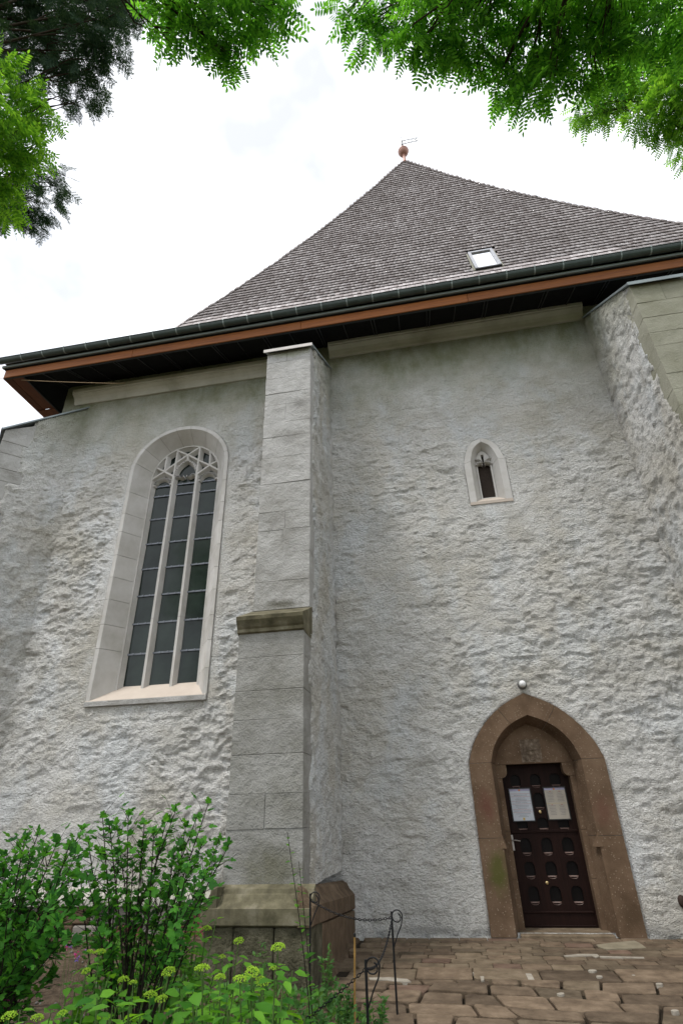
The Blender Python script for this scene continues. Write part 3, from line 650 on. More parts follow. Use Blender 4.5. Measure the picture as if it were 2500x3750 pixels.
# ---- notices hanging on the door (things of their own)
def text_mesh(body, size, x, z, y, align='CENTER'):
    cu = bpy.data.curves.new('txt', 'FONT'); cu.body = body; cu.size = size; cu.align_x = align; cu.resolution_u = 2
    o = bpy.data.objects.new('txt', cu); me = bpy.data.meshes.new_from_object(o); bpy.data.objects.remove(o)
    for v in me.vertices: v.co = (v.co.x+x, y, v.co.y+z)
    return me
def notice(cx, z0, z1, w, cream, label):
    t = empty('notice_board', (cx, 0.442, z0)); tag(t, label, 'notice', 'notices on the door')
    h = z1-z0; mb = MB(); f = .014
    mb.box(-w/2,w/2,-.018,.002,0,f); mb.box(-w/2,w/2,-.018,.002,h-f,h); mb.box(-w/2,-w/2+f,-.0175,.002,f,h-f); mb.box(w/2-f,w/2,-.0175,.002,f,h-f); mb.build('frame', M['frame_black'], t)
    mb = MB(); mb.box(-w/2+f,w/2-f,-.006,.001,f,h-f); mb.build('sheet', M['paper_cream' if cream else 'paper'], t)
    mb = MB(); mb.box(-w/2+f+.001,w/2-f-.001,-.0072,-.0062,h*.90,h-f-.002); mb.build('heading_band', M['print_blue'], t)
    mb = MB(); mb.box(-.018,.008,-.0085,-.0074,h*.905,h-f-.008); mb.build('crest', M['ink_orange'], t)
    ln = MB(); rd = MB()
    if not cream:
        for k_, (tx, zz) in enumerate((('Istentiszteletek rendje', .765), ('Templom, templom', .545), ('Lelkészi hivatal elérhetősége', .30))):
            link('heading_text', text_mesh(tx, .022, 0, h*zz, -.0075), M['ink'], t)
            rd.box(-w/2+.022,w/2-.022,-.0076,-.0066,h*(zz+.055),h*(zz+.062)); rd.box(-w/2+.022,w/2-.022,-.0076,-.0066,h*(zz-.03),h*(zz-.023))
            for q in range(3):
                ww = random.uniform(.05,.11); ln.box(-ww,ww,-.0076,-.0066,h*(zz-.075-.042*q),h*(zz-.066-.042*q))
        mb = MB(); mb.box(-.014,.016,-.0085,-.0066,h*.045,h*.115); mb.build('crest', M['ink_gold'], t)
    else:
        for blk in (.86, .46):
            for q in range(7):
                for sx in (-1, 1):
                    ww = random.uniform(.03,.055); cx2 = sx*.07; ln.box(cx2-ww,cx2+ww,-.0076,-.0066,h*(blk-.03-.045*q),h*(blk-.02-.045*q))
            for sx in (-1, 1): rd.box(sx*.07-.012,sx*.07+.012,-.0078,-.0066,h*(blk-.012),h*(blk+.004))
        mb = MB(); mb.box(-w/2+f,w/2-f,-.0075,-.0064,h*.495,h*.50); mb.build('fold_line', M['ink_gold'], t)
    tag(ln.build('text_line', M['ink'], t), kind='stuff'); tag(rd.build('rule_line', M['ink_red'], t), kind='stuff')
notice(1.015, 1.335, 1.795, .335, False, 'left white printed notice in black frame on the dark door')
notice(1.535, 1.345, 1.795, .335, True, 'right cream printed notice in black frame on the dark door')

# ---- lamp over the door
t = empty('wall_lamp', (1.285, 0.0, 3.265)); tag(t, 'small round lamp with white globe above the pointed doorway', 'lamp')
mb = MB(); mb.lathe([(.075,0),(.078,.02),(.070,.055),(.045,.07)], (0,0,0), 18); mb.v = [(p[0], 0.02-p[2], p[1]) for p in mb.v]; mb.build('housing', M['lamp_grey'], t, True)
mb = MB(); mb.lathe([(.020,.045),(.046,.06),(.056,.09),(.046,.12),(.02,.138),(.003,.142)], (0,0,0), 16); mb.v = [(p[0], 0.02-p[2], p[1]) for p in mb.v]; mb.build('globe', M['opal'], t, True)
mb = MB(); mb.lathe([(.03,0),(.045,.01),(.05,.05),(.02,.07)], (0,0,0), 12); mb.v = [(p[0]+2.80, .01-p[2], p[1]*1.5+.39) for p in mb.v]; tag(mb.build('iron_stub', M['rust'], None, True), 'rusty iron stub low on the wall right of the doorway', 'stub')

# ================================================================== buttresses
def quoin_edge(v, seed, lo, hi):      # ragged inner edge of the dressed stones along the side faces
    return lo + (hi-lo)*(0.5+0.5*vnoise(v*2.9+seed, v*0+seed, seed)) + 0.03*vnoise(v*14, v*0+2.2, seed+1)
def face_blocks(parent, x0, x1, yf, joints, rets, mat, split_at, xf=None):
    """courses of dressed stone: xf maps local (x,y,z) to world"""
    for i in range(len(joints)-1):
        z0, z1 = joints[i], joints[i+1]; g = 0.0014
        parts = [(x0, x1)]
        if i in split_at: xm = x0+(x1-x0)*split_at[i]; parts = [(x0, xm-.003), (xm+.003, x1)]
        for a, b in parts:
            mb = MB(); mb.cbox(a, b, yf+random.uniform(-.004,.004), yf+rets, z0+g, z1-g, 0.0035, 0.004)
            if xf: mb.v = [xf(p) for p in mb.v]
            mb.build('ashlar_block', mat, parent)
def core_box(parent, x0, x1, yf, z0, z1, y1=0.02, xf=None, ztop_back=None):
    mb = MB(); zb = ztop_back if ztop_back else z1
    mb.hexa([(x0,yf,z0),(x1,yf,z0),(x1,y1,z0),(x0,y1,z0),(x0,yf,z1),(x1,yf,z1),(x1,y1,zb),(x0,y1,zb)])
    if xf: mb.v = [xf(p) for p in mb.v]
    return mb.build('core', M['ashlar'], parent)
def side_plaster(parent, X, yf, ywall, z0, z1, zslope, seed, sgn, qlo, qhi, xf=None, amp=0.05):
    """lumpy plaster on a side face.  u runs from the front (yf) to the wall"""
    L = ywall-yf
    def disp(u, v):
        e = u-quoin_edge(v, seed, qlo, qhi)
        d = (lumps(u*1.2, v, seed)-0.10)*amp + 0.016
        return np.where(e < 0.035, -0.03, d)*1.0 - 0.03*np.clip(1-(L-u)/0.12, 0, 1)*0
    keep = lambda u, v: (u > quoin_edge(v, seed, qlo, qhi)) & (v+z0 < zslope(u+yf))
    o = lumpy_panel('side_plaster', (X, yf, z0), (0,1,0), (0,0,1), (sgn,0,0), L, z1-z0, 0.034, disp, keep, M['plaster'], parent)
    if xf:
        me = o.data; co = np.empty(len(me.vertices)*3, np.float32); me.vertices.foreach_get('co', co); co = co.reshape(-1,3)
        co = np.array([xf(p) for p in co], np.float32); me.vertices.foreach_set('co', co.ravel()); me.update()
    return o
def cap_sheet(parent, x0, x1, yf, zf, yb, zb, xf=None, front='cap_pale'):
    ov = .05; s = (zb-zf)/(yb-yf); y0 = yf-.07; z0 = zf-.07*s
    mb = MB(); mb.hexa([(x0-ov,y0,z0+.01),(x1+ov,y0,z0+.01),(x1+ov,yb,zb+.01),(x0-ov,yb,zb+.01),(x0-ov,y0,z0+.055),(x1+ov,y0,z0+.055),(x1+ov,yb,zb+.055),(x0-ov,yb,zb+.055)])
    if xf: mb.v = [xf(p) for p in mb.v]
    c = mb.build('cap', M['cap_metal'], parent)
    mb = MB(); mb.box(x0-ov-.004,x1+ov+.004,y0-.012,y0-.001,z0-.012,z0+.06)
    if xf: mb.v = [xf(p) for p in mb.v]
    mb.build('cap_edge', M[front], parent)

def buttress(name, x0, x1, yu, yl, joints_u, joints_l, cap, seed, splits_u, splits_l, mat_u, mat_l, front):
    b = empty(name, (0,0,0), parent=church)
    zcf, zcb = cap
    slope = lambda y: zcf+(zcb-zcf)*(np.asarray(y)-yu)/(0-yu)
    core_box(b, x0+.012, x1-.012, yu+.012, joints_u[0], zcf, xf=None, ztop_back=zcb)
    core_box(b, x0-.03+.012, x1+.03-.012, yl+.012, joints_l[0], joints_l[-1]+.0, -.0)
    face_blocks(b, x0, x1, yu, joints_u[:-1]+[zcf-.01], 0.42, mat_u, splits_u)
    face_blocks(b, x0-.03, x1+.03, yl, joints_l, 0.50, mat_l, splits_l)
    for sgn, X in ((1, x1), (-1, x0)):
        side_plaster(b, X, yu, 0.0, joints_l[-1]-.25, zcb, slope, seed+(0 if sgn > 0 else 4), sgn, 0.10, 0.33)
        side_plaster(b, X+sgn*.03, yl, 0.0, joints_l[0], joints_l[-1]+.3, lambda y: joints_l[-1]+.02+0*np.asarray(y), seed+8+(0 if sgn > 0 else 4), sgn, 0.22, 0.42)
    cap_sheet(b, x0, x1, yu, zcf, 0.0, zcb, None, front)
    # moulded weathering ledge between the two stages
    zl = joints_l[-1]; prof = [(yl+.02,zl-.03),(yl-.035,zl),(yl-.035,zl+.045),(yl-.06,zl+.07),(yl-.11,zl+.155),(yl-.115,zl+.205),(yu+.01,zl+.46),(yu+.01,zl-.03)]
    mb = MB(); mb.prism([(p[0],p[1]) for p in prof], x0-.045, x1+.035, 'x'); mb.build('weathering_ledge', M['ledge'], b)
    return b
mbut = buttress('buttress', -2.645, -1.78, -1.95, -2.40,
    [4.20,4.66,5.12,5.54,5.88,6.43,6.97,7.41,7.73,8.15,8.42,8.80,9.21,9.5], [0.80,1.39,1.76,2.19,2.60,2.96,3.39,3.74], (9.50, 10.72), 21,
    {2:.48, 3:.52, 8:.46, 12:.45}, {1:.5}, M['ashlar'], M['ashlar_low'], 'cap_pale')
rbut = buttress('buttress', 4.05, 4.93, -2.12, -2.55,
    [4.3,4.7,5.1,5.45,5.8,6.15,6.5,6.85,7.17,7.49,7.75,8.09,8.39,8.74,9.10,9.5], [0.80,1.3,1.75,2.2,2.6,3.0,3.4,3.8], (9.56, 11.08), 33,
    {11:.6, 14:.55}, {2:.5}, M['ashlar_green'], M['ashlar'], 'cap_metal')
# plinth of the middle buttress
def plinth(parent, x0, x1, yf, ztop=0.86):
    mb = MB(); prof = [(yf+.25,ztop),(yf+.17,ztop-.035),(yf+.155,ztop-.075),(yf+.13,ztop-.085),(yf+.10,ztop-.12),(yf-.01,ztop-.19),(yf-.01,ztop-.33),(yf+.02,ztop-.35),(yf+.25,ztop-.35)]
    mb.prism(prof, x0+.02, x1-.02, 'x'); mb.build('plinth_moulding', M['ledge'], parent)
    for sgn, X in ((1, x1), (-1, x0)):
        pr = [(X-sgn*.16,ztop),(X-sgn*.10,ztop-.03),(X-sgn*.06,ztop-.10),(X+sgn*.012,ztop-.17),(X+sgn*.012,ztop-.33),(X-sgn*.02,ztop-.35),(X-sgn*.16,ztop-.35)]
        cut = [yf-.005, yf+.95, yf+1.75, -0.02]
        for i in range(3):
            mb = MB(); mb.prism(pr, cut[i]+.003, cut[i+1]-.003, 'y'); mb.v = [(p[0], p[1], p[2]-.20*(p[1]-yf)/(-yf)) for p in mb.v]; mb.build('plinth_moulding', M['plinth_brown' if sgn > 0 else 'ledge'], parent)
    xs_ = [x0+.02, x0+.36, x0+.80, x1]
    for i in range(3):
        mb = MB(); mb.cbox(xs_[i]+.004, xs_[i+1]-.004, yf+.02, yf+.5, -0.08, ztop-.355, .012, .003); mb.build('plinth_block', M['plinth'], parent)
    y = yf+.52; i = 0
    while y < -0.05:
        w = [.30,.42,.24,.38,.46,.33,.4][i % 7]; i += 1; y1 = min(y+w, -0.01)
        for sgn, X in ((1, x1), (-1, x0)):
            mb = MB(); mb.cbox(min(X,X-sgn*.3), max(X,X-sgn*.3), y+.004, y1-.004, -0.08, ztop-.355, .010, .003); mb.v = [(p[0], p[1], p[2]-(.20*(p[1]-yf)/(-yf) if p[2] > .2 else 0)) for p in mb.v]; mb.build('plinth_block', M['plinth_brown'], parent)
        y = y1
plinth(mbut, -2.79, -1.575, -2.66)
plinth(rbut, 3.90, 5.08, -2.80)

# diagonal corner buttress at the left end
lb = empty('buttress', (0,0,0), parent=church)
s2 = math.sqrt(0.5); ox, oy = -8.05-0.43*s2*1.0, 0.43*s2     # axis start; local x across, local y outward negative
def dxf(p):          # local (x across [-.43,.43], y: 0 at the wall, negative outward, z)
    return (ox+ s2*p[0]*1.0 + s2*p[1], oy - s2*p[0] + s2*p[1], p[2])
core_box(lb, -.42, .42, -1.49, -0.05, 9.36, 0.5, dxf, 10.62)
jl_ = [0.0,.5,1.0,1.5,2.0,2.5,3.0,3.5,4.0,4.45,4.9,5.35,5.8,6.2,6.6,6.95,7.28,7.62,8.06,8.36,8.75,9.06,9.36]
for i in range(len(jl_)-1):
    dep = [.30,.42,.26,.48,.33,.52][i % 6] if jl_[i] < 7.5 else [.62,.50,.44,.58,.40,.36][i % 6]
    mb = MB(); zt = jl_[i+1]-.004; mb.cbox(-.432, .432, -1.505, -1.505+dep, jl_[i]+.004, zt, .008, .002); mb.v = [dxf(p) for p in mb.v]; mb.build('ashlar_block', M['ashlar'], lb)
slope = lambda y: 9.36+(10.62-9.36)*(np.asarray(y)+1.5)/1.5
def lb_edge(v):
    z = v; i = np.clip(np.searchsorted(jl_, z.ravel()).reshape(z.shape)-1, 0, len(jl_)-2)
    dep = np.where(np.array(jl_)[i] < 7.5, np.array([.30,.42,.26,.48,.33,.52])[i % 6], np.array([.62,.50,.44,.58,.40,.36])[i % 6])
    return dep - 0.07 + 0.03*vnoise(v*9, v*0+.5, 5)
def lb_disp(u, v):
    e = u-lb_edge(v); d = (lumps(u*1.2+3, v, 44)-0.05)*0.06*np.clip((10.8-v)/3, .3, 1)+0.014
    return np.where(e < 0.05, -0.02, d)
for sgn in (1, -1):
    o = lumpy_panel('side_plaster', (sgn*.43, -1.5, 0), (0,1,0), (0,0,1), (sgn,0,0), 1.95, 10.8, 0.034, lb_disp, lambda u, v: (u > lb_edge(v)) & (v < slope(u-1.5)), M['plaster'], lb)
    me = o.data; co = np.empty(len(me.vertices)*3, np.float32); me.vertices.foreach_get('co', co); co = co.reshape(-1,3)
    me.vertices.foreach_set('co', np.array([dxf(p) for p in co], np.float32).ravel()); me.update()
cap_sheet(lb, -.43, .43, -1.5, 9.36, 0.3, 10.87, dxf, 'iron')

# ---- moulded plinth course and rubble foot of the left bay
fb = empty('wall_foot', (0,0,0), parent=church)
x = -8.0; i = 0
while x < -2.82:
    w = [1.1,.9,1.3,.8][i % 4]; i += 1; x1 = min(x+w, -2.80)
    mb = MB(); mb.prism([(0.03,.62),(-.06,.60),(-.075,.545),(-.10,.53),(-.16,.47),(-.16,.38),(0.03,.38)], x+.003, x1-.003, 'x'); mb.build('plinth_moulding', M['cornice'], fb); x = x1
for zr0, zr1 in ((-.08,.14),(.146,.372)):
    x = -8.0
    while x < -2.82:
        w = random.uniform(.25,.6); x1 = min(x+w, -2.80); mb = MB(); mb.cbox(x+.006, x1-.006, -.12+random.uniform(-.02,.02), .03, zr0, zr1, .02, .008)
        mb.build('rubble_stone', M[random.choice(['plinth_red','plinth_grey','plinth_grey','plinth_brown'])], fb); x = x1

# ---- cornice
for xa, xb, z0 in ((-8.40,-2.66,10.78), (-1.77,4.04,11.06)):
    pf = [(0.03,0),(-.045,0),(-.06,.03),(-.075,.09),(-.11,.155),(-.165,.20),(-.20,.215),(-.20,.245),(-.225,.255),(-.225,.36),(0.03,.36)]
    n = 4; L = (xb-xa)/n
    for i in range(n):
        mb = MB(); mb.prism([(p[0], p[1]+z0) for p in pf], xa+i*L+(.0015 if i else 0), xa+(i+1)*L-.0015, 'x'); mb.build('cornice', M['cornice'], church)

# ================================================================== eaves
EX0, EX1, EY = -9.72, 11.85, -1.02
eav = empty('eaves', (0,0,0), parent=church)
x = EX0; i = 0
while x < EX1:
    L = [3.4,4.1,3.7,4.4][i % 4]; i += 1; x1 = min(x+L, EX1)
    mb = MB(); mb.cbox(x+.002, x1-.002, EY-.028, EY, 11.055, 11.295, .006); mb.build('fascia_board', M['eave_wood'], eav); x = x1
mb = MB(); mb.cbox(EX0-.03, EX0, EY+.002, 13.0, 11.055, 11.295, .006); mb.build('fascia_board', M['eave_wood'], eav)
mb = MB(); mb.add([(EX0+.5,EY+.004,11.075),(EX1,EY+.004,11.075),(EX1,0.06,11.50),(EX0+.5,0.06,11.50)], [(0,3,2,1)])
mb.add([(EX0+.5,EY+.004,11.09),(EX1,EY+.004,11.09),(EX1,0.06,11.515),(EX0+.5,0.06,11.515)], [(0,1,2,3)])
mb.add([(EX0+.49,EY+.004,11.075),(EX0+.49,13,11.075),(-8.65,13,11.50),(-8.65,EY+.004,11.50)], [(0,3,2,1)][::-1]); mb.build('soffit_net', M['netting'], eav)
mb = MB(); mb.box(EX0+.0, EX1, EY+.001, EY+.045, 11.05, 11.075); mb.build('soffit_batten', M['dark_slat'], eav)
x = EX0+1.0; i = 0
while x < EX1-1:
    for dx in ((0, .07) if i % 2 else (0,)):
        mb = MB(); a = random.uniform(-.02,.02)
        mb.hexa([(x+dx,EY+.05,11.062),(x+dx+.022,EY+.05,11.062),(x+dx+.022+a,.02,11.462),(x+dx+a,.02,11.462),(x+dx,EY+.05,11.085),(x+dx+.022,EY+.05,11.085),(x+dx+.022+a,.02,11.485),(x+dx+a,.02,11.485)]); mb.build('soffit_batten', M['dark_slat'], eav)
    x += .62; i += 1
for k_ in range(3):                                       # timber planks under the left eave
    for y0, y1 in ((EY+.03, .22), (.29, 1.8), (1.87, 5.0), (5.05, 12.9)):
        xa = EX0+.01+k_*.165; mb = MB(); mb.box(xa, xa+.158, y0, y1, 11.06+.006*(k_ % 2), 11.09); mb.build('soffit_plank', M['soffit_wood'], eav)
for y0 in (.22, 1.80): mb = MB(); mb.box(EX0, EX0+.5, y0, y0+.07, 11.035, 11.058); mb.build('soffit_batten', M['soffit_wood'], eav)
mb = MB(); mb.box(EX0+.495, EX0+.52, EY+.03, 12.9, 11.045, 11.075); mb.build('soffit_batten', M['dark_slat'], eav)
mb = MB(); mb.box(EX0-.06, EX1, EY-.10, EY-.03, 11.325, 11.385); mb.build('drip_edge', M['drip'], eav)
mb = MB(); mb.box(EX0-.02, EX1, EY-.06, EY+.02, 11.296, 11.324); mb.build('drip_edge', M['netting'], eav)
gut = empty('gutter', (0,0,0), parent=church)
gy, gz, gr_ = EY-.185, 11.485, .088
prof = [(gy+gr_*math.cos(a), gz+gr_*1.15*math.sin(a)) for a in np.linspace(math.pi, 2*math.pi, 10)]
inner = [(gy+(gr_-.01)*math.cos(a), gz+(gr_-.01)*1.15*math.sin(a)) for a in np.linspace(2*math.pi, math.pi, 10)]
mb = MB(); mb.prism(prof+inner, EX0-.08, EX1+.05, 'x'); mb.build('trough', M['gutter'], gut)
mb = MB(); mb.prism(prof, EX0-.084, EX0-.0801, 'x'); mb.build('end_cap', M['gutter'], gut)
mb = MB(); mb.tube([(EX0-.08,gy-gr_-.004,gz),(EX1,gy-gr_-.004,gz)], .011, 6); mb.build('bead', M['gutter'], gut)
mb = MB(); pr2 = [(gy+(gr_+.006)*math.cos(a), gz+.002+(gr_*1.15+.006)*math.sin(a)) for a in np.linspace(math.pi, 2*math.pi, 10)]; pr1 = [(gy+(gr_+.0012)*math.cos(a), gz+.002+(gr_*1.15+.001)*math.sin(a)) for a in np.linspace(2*math.pi, math.pi, 10)]
mb.prism(pr2+pr1, -.014, .014, 'x'); mb.box(-.014,.014,gy-gr_-.018,gy-gr_-.001,gz-.02,gz+.018); bm_ = mb.mesh('bracket')
x = EX0+.55
while x < EX1: o = link('bracket', bm_, M['drip'], gut); o.location.x = x; x += .575

# ================================================================== roof
APEX = np.array([1.07, 6.0, 29.58]); KL = np.array([-6.70, .90, 14.0]); KR = np.array([8.84, .90, 14.0]); EL = np.array([-9.80, -1.16, 11.52]); ER = np.array([11.94, -1.16, 11.52])
roof = empty('roof', (0,0,0), parent=church)
def und(P, d=.02): return tuple(P+np.array([0, d, -d*.3]))
RINGS = []
for t_ in np.linspace(0, 1, 7):
    dy_ = .32*4*t_*(1-t_); hw = 7.77*(1-t_)+.05*t_; RINGS.append((np.array([1.07-hw, .9+5.1*t_+dy_, 14+15.58*t_]), np.array([1.07+hw, .9+5.1*t_+dy_, 14+15.58*t_])))
mb = MB(); mb.add([und(EL),und(ER),und(KR),und(KL)], [(0,1,2,3)])
for (a, b), (c, d) in zip(RINGS[:-1], RINGS[1:]): mb.add([und(a),und(b),und(d),und(c)], [(0,1,2,3)])
mb.build('boarding', M['roof_under'], roof)
mb = MB(); mb.add([und(EL,.25),und(ER,.25),und(KR,.25),und(KL,.25)], [(0,1,2,3)])
for (a, b), (c, d) in zip(RINGS[:-1], RINGS[1:]): mb.add([und(a,.25),und(b,.25),und(d,.25),und(c,.25)], [(0,1,2,3)])
mb.build('underlay', M['roof_under'], roof)
mb = MB(); bl = lambda P: (P[0], 12.0-P[1], P[2])
for (a, b), (c, d) in zip([(EL, ER)]+RINGS[:-1], RINGS):
    mb.add([tuple(a), tuple(c), bl(c), bl(a), tuple(b), tuple(d), bl(d), bl(b)], [(0,1,2,3),(7,6,5,4),(3,2,6,7)])
mb.build('far_slope', M['roof_far'], roof)
def shingle_verts(w, L, T, tt):
    return np.array([(-w/2,0,T*.36),(w/2,0,T*.36),(w/2,L,0),(-w/2,L,0),(-w/2,0,T),(w/2,0,T),(w/2,L,tt),(-w/2,L,tt)])
SF = np.array([(4,5,6,7),(0,1,5,4),(1,2,6,5),(3,0,4,7),(0,3,2,1)])
SKX0, SKX1, SKZ0, SKZ1 = 2.22, 3.00, 14.72, 16.42
bigV, bigF = [], []; nobj = 0
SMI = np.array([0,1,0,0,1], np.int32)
unit_me = np_mesh('shingle', shingle_verts(1, 1, 1, 0.2), SF); unit_me.materials.append(M['shingle']); unit_me.materials.append(M['butt_shade']); unit_me.polygons.foreach_set('material_index', SMI)
cand = []
def lay(A0, A1, B0, B1, expo, wid):
    """shingle courses between the line A0-A1 (low) and B0-B1 (high)"""
    mA = (A0+A1)/2; mB = (B0+B1)/2; up = mB-mA; up[0] = 0; S = np.linalg.norm(up); up = up/S; nrm = np.cross(np.array([1.0,0,0]), up); nrm /= np.linalg.norm(nrm)
    if nrm[1] > 0: nrm = -nrm
    n = max(1, round(S/expo)); out = []
    for j in range(n):
        t = j/n; L0 = A0+(B0-A0)*t; L1 = A1+(B1-A1)*t; x = L0[0]-random.uniform(.02,.07); xe = L1[0]+random.uniform(.0,.05)
        while x < xe:
            w = wid*random.choice([.7,.85,1,1,1.15,1.3])*random.uniform(.92,1.08); w = min(w, xe-x+.03)
            cx = x+w/2; base = np.array([cx, L0[1], L0[2]]) + up*(.022*vnoise(np.array([cx*.45]), np.array([j*.13]), 9)[0] + random.uniform(-.005,.005))
            x += w+random.uniform(.002,.006)
            z = base[2]
            if SKX0-.02 < cx < SKX1+.02 and SKZ0-.03 < z < SKZ1-.05: continue
            out.append((base, up, nrm, w, expo*1.42, random.uniform(.042,.050), random.gauss(0,.008), random.uniform(0,.005)))
    return out
main = []
for q in range(6): main += lay(RINGS[q][0], RINGS[q][1], RINGS[q+1][0], RINGS[q+1][1], .262+.009*q, .125)
bell = lay(EL, ER, KL, KR, .21, .20)
def sh_frame(s):
    base, up, nrm, w, L, T, rz, lift = s
    ex = np.array([1.0,0,0])*math.cos(rz)+up*math.sin(rz); ey = up*math.cos(rz)-np.array([1.0,0,0])*math.sin(rz)
    return ex, ey, nrm, base+nrm*lift
vis = [s for s in main if -6.7 < s[0][0] < 6.0]; vis_ids = set(id(s) for s in sorted(vis, key=lambda s: s[0][2])[:296])
for s in main+bell:
    ex, ey, nn, b = sh_frame(s)
    if id(s) in vis_ids:
        o = bpy.data.objects.new('shingle', unit_me); col.objects.link(o); o.parent = roof
        o.matrix_basis = Matrix(((ex[0]*s[3],ey[0]*s[4],nn[0]*s[5],b[0]),(ex[1]*s[3],ey[1]*s[4],nn[1]*s[5],b[1]),(ex[2]*s[3],ey[2]*s[4],nn[2]*s[5],b[2]),(0,0,0,1)))
    else:
        v = shingle_verts(s[3], s[4], s[5], .004); bigF.append(SF+len(bigV)*8); bigV.append(b[None]+v[:,:1]*ex+v[:,1:2]*ey+v[:,2:]*nn)
me = np_mesh('shingle_field', np.concatenate(bigV), np.concatenate(bigF)); me.materials.append(M['shingle']); me.materials.append(M['butt_shade']); me.polygons.foreach_set('material_index', np.tile(SMI, len(me.polygons)//5))
tag(link('shingle_field', me, None, roof), kind='stuff')
# hip shingles along the left and right hips
for P, Q, sx in [(RINGS[q][e], RINGS[q+1][e], (-1, 1)[e]) for q in range(6) for e in (0, 1)]:
    d = P-Q; L = np.linalg.norm(d); d = d/L; out_ = np.array([sx*.55, -.65, .53]); out_ /= np.linalg.norm(out_); ac = np.cross(d, out_); ac /= np.linalg.norm(ac); out_ = np.cross(ac, d)
    if out_[1] > 0: out_ = -out_
    hv, hf = [], []; n = int(L/.28)
    for j in range(n):
        b = Q+d*((j+.2)*L/n); v = shingle_verts(.17, .36, random.uniform(.02,.035), .004); ey = -d
        hf.append(SF+len(hv)*8); hv.append((b+d*.2)[None]+v[:,:1]*ac*1.0+v[:,1:2]*ey+v[:,2:]*out_)
    tag(link('hip_shingles', np_mesh('hip_shingles', np.concatenate(hv), np.concatenate(hf)), M['shingle'], roof), kind='stuff')

# ---- skylight
upv = RINGS[1][0]-KL; upv[0] = 0; upv /= np.linalg.norm(upv); nrm = np.cross(np.array([1.0,0,0]), upv); nrm = nrm if nrm[1] < 0 else -nrm
skl = empty('skylight', (0,0,0), parent=church)
zc = 14.75; yb = .90+(zc-14)*(RINGS[1][0][1]-.9)/(RINGS[1][0][2]-14); sb = np.array([2.60, yb, zc])
skl.matrix_basis = Matrix(((1,upv[0],nrm[0],sb[0]),(0,upv[1],nrm[1],sb[1]),(0,upv[2],nrm[2],sb[2]),(0,0,0,1)))
H = 1.66; Wd = .36
mb = MB(); mb.cbox(-Wd,-Wd+.085,0,H,-.02,.10,.006); mb.cbox(Wd-.085,Wd,0,H,-.02,.10,.006); mb.build('side_rail', M['skylight_frame'], skl)
mb = MB(); mb.cbox(-Wd+.087,Wd-.087,H-.12,H,-.02,.098,.006); mb.build('head_rail', M['skylight_frame'], skl)
mb = MB(); mb.cbox(-Wd+.087,Wd-.087,0.012,.07,-.02,.085,.006); mb.build('bottom_rail', M['skylight_frame'], skl)
mb = MB(); mb.box(-Wd,Wd,-.055,.010,-.06,.09); mb.build('shadow_gap', M['rubber'], skl)
mb = MB(); mb.box(-Wd-.05,-Wd-.004,-.02,H,-.03,.045); mb.box(Wd+.004,Wd+.05,-.02,H,-.03,.045); mb.box(-Wd-.06,Wd+.06,-.20,-.058,-.02,.028); mb.build('flashing', M['ashlar_green'], skl)
mb = MB(); mb.box(-Wd+.084,Wd-.084,.065,H-.12,.02,.055); mb.build('pane', M['skylight_glass'], skl)

# ---- finial and dated vane
fin = empty('finial', tuple(APEX+np.array([0.02,0,-.1])), parent=church)
mb = MB(); mb.lathe([(.10,0),(.085,.1),(.072,.4),(.068,.75)], (0,0,0), 14); mb.build('stem', M['copper'], fin, True)
mb = MB(); bp = [(.26*math.cos(a), .99+.30*math.sin(a)) for a in np.linspace(-1.3, -.05, 9)]+[(.272,.985),(.272,1.01)]+[(.26*math.cos(a), .99+.28*math.sin(a)) for a in np.linspace(.06, 1.5, 9)]
mb.lathe(bp, (0,0,0), 22); mb.build('ball', M['copper'], fin, True)
mb = MB(); mb.tube([(0,0,1.25),(0,0,2.42)], .013, 6); mb.lathe([(.01,-.05),(.045,-.02),(.045,.03),(.01,.05)], (0,0,1.62), 10); mb.lathe([(.01,-.03),(.028,0),(.01,.03)], (0,0,1.93), 8); mb.build('rod', M['iron'], fin)
mb = MB(); z0, z1, Lv = 1.66, 2.02, .80
mb.box(.015,Lv,-.006,.006,z0,z0+.05); mb.box(.015,Lv,-.006,.006,z1-.05,z1); mb.box(.015,.05,-.005,.005,z0+.05,z1-.05)
mb.prism([(Lv,z0),(Lv,z0+.05),(Lv-.12,(z0+z1)/2),(Lv,z1-.05),(Lv,z1),(Lv-.17,(z0+z1)/2)], -.0055, .0055); mb.build('vane', M['vane'], fin)
link('vane_date', text_mesh('202', .33, .33, z0+.06, 0.0), M['vane'], fin)

# ---- thin cable slung from the eaves
p0 = on_y(-60, 1384, -.9); p1 = on_y(200, 1397, -.85); p2 = on_y(400, 1403, -.6); p3 = np.array([-6.95, -.22, 11.10])
mb = MB(); mb.tube([tuple(np.array(p)) for p in catmull([tuple(p0[:3]), tuple(p1), tuple(p2), tuple(p3)], 6)], .008, 5); tag(mb.build('cable', M['cable']), 'thin pale cable slung under the left end of the eaves', 'cable')

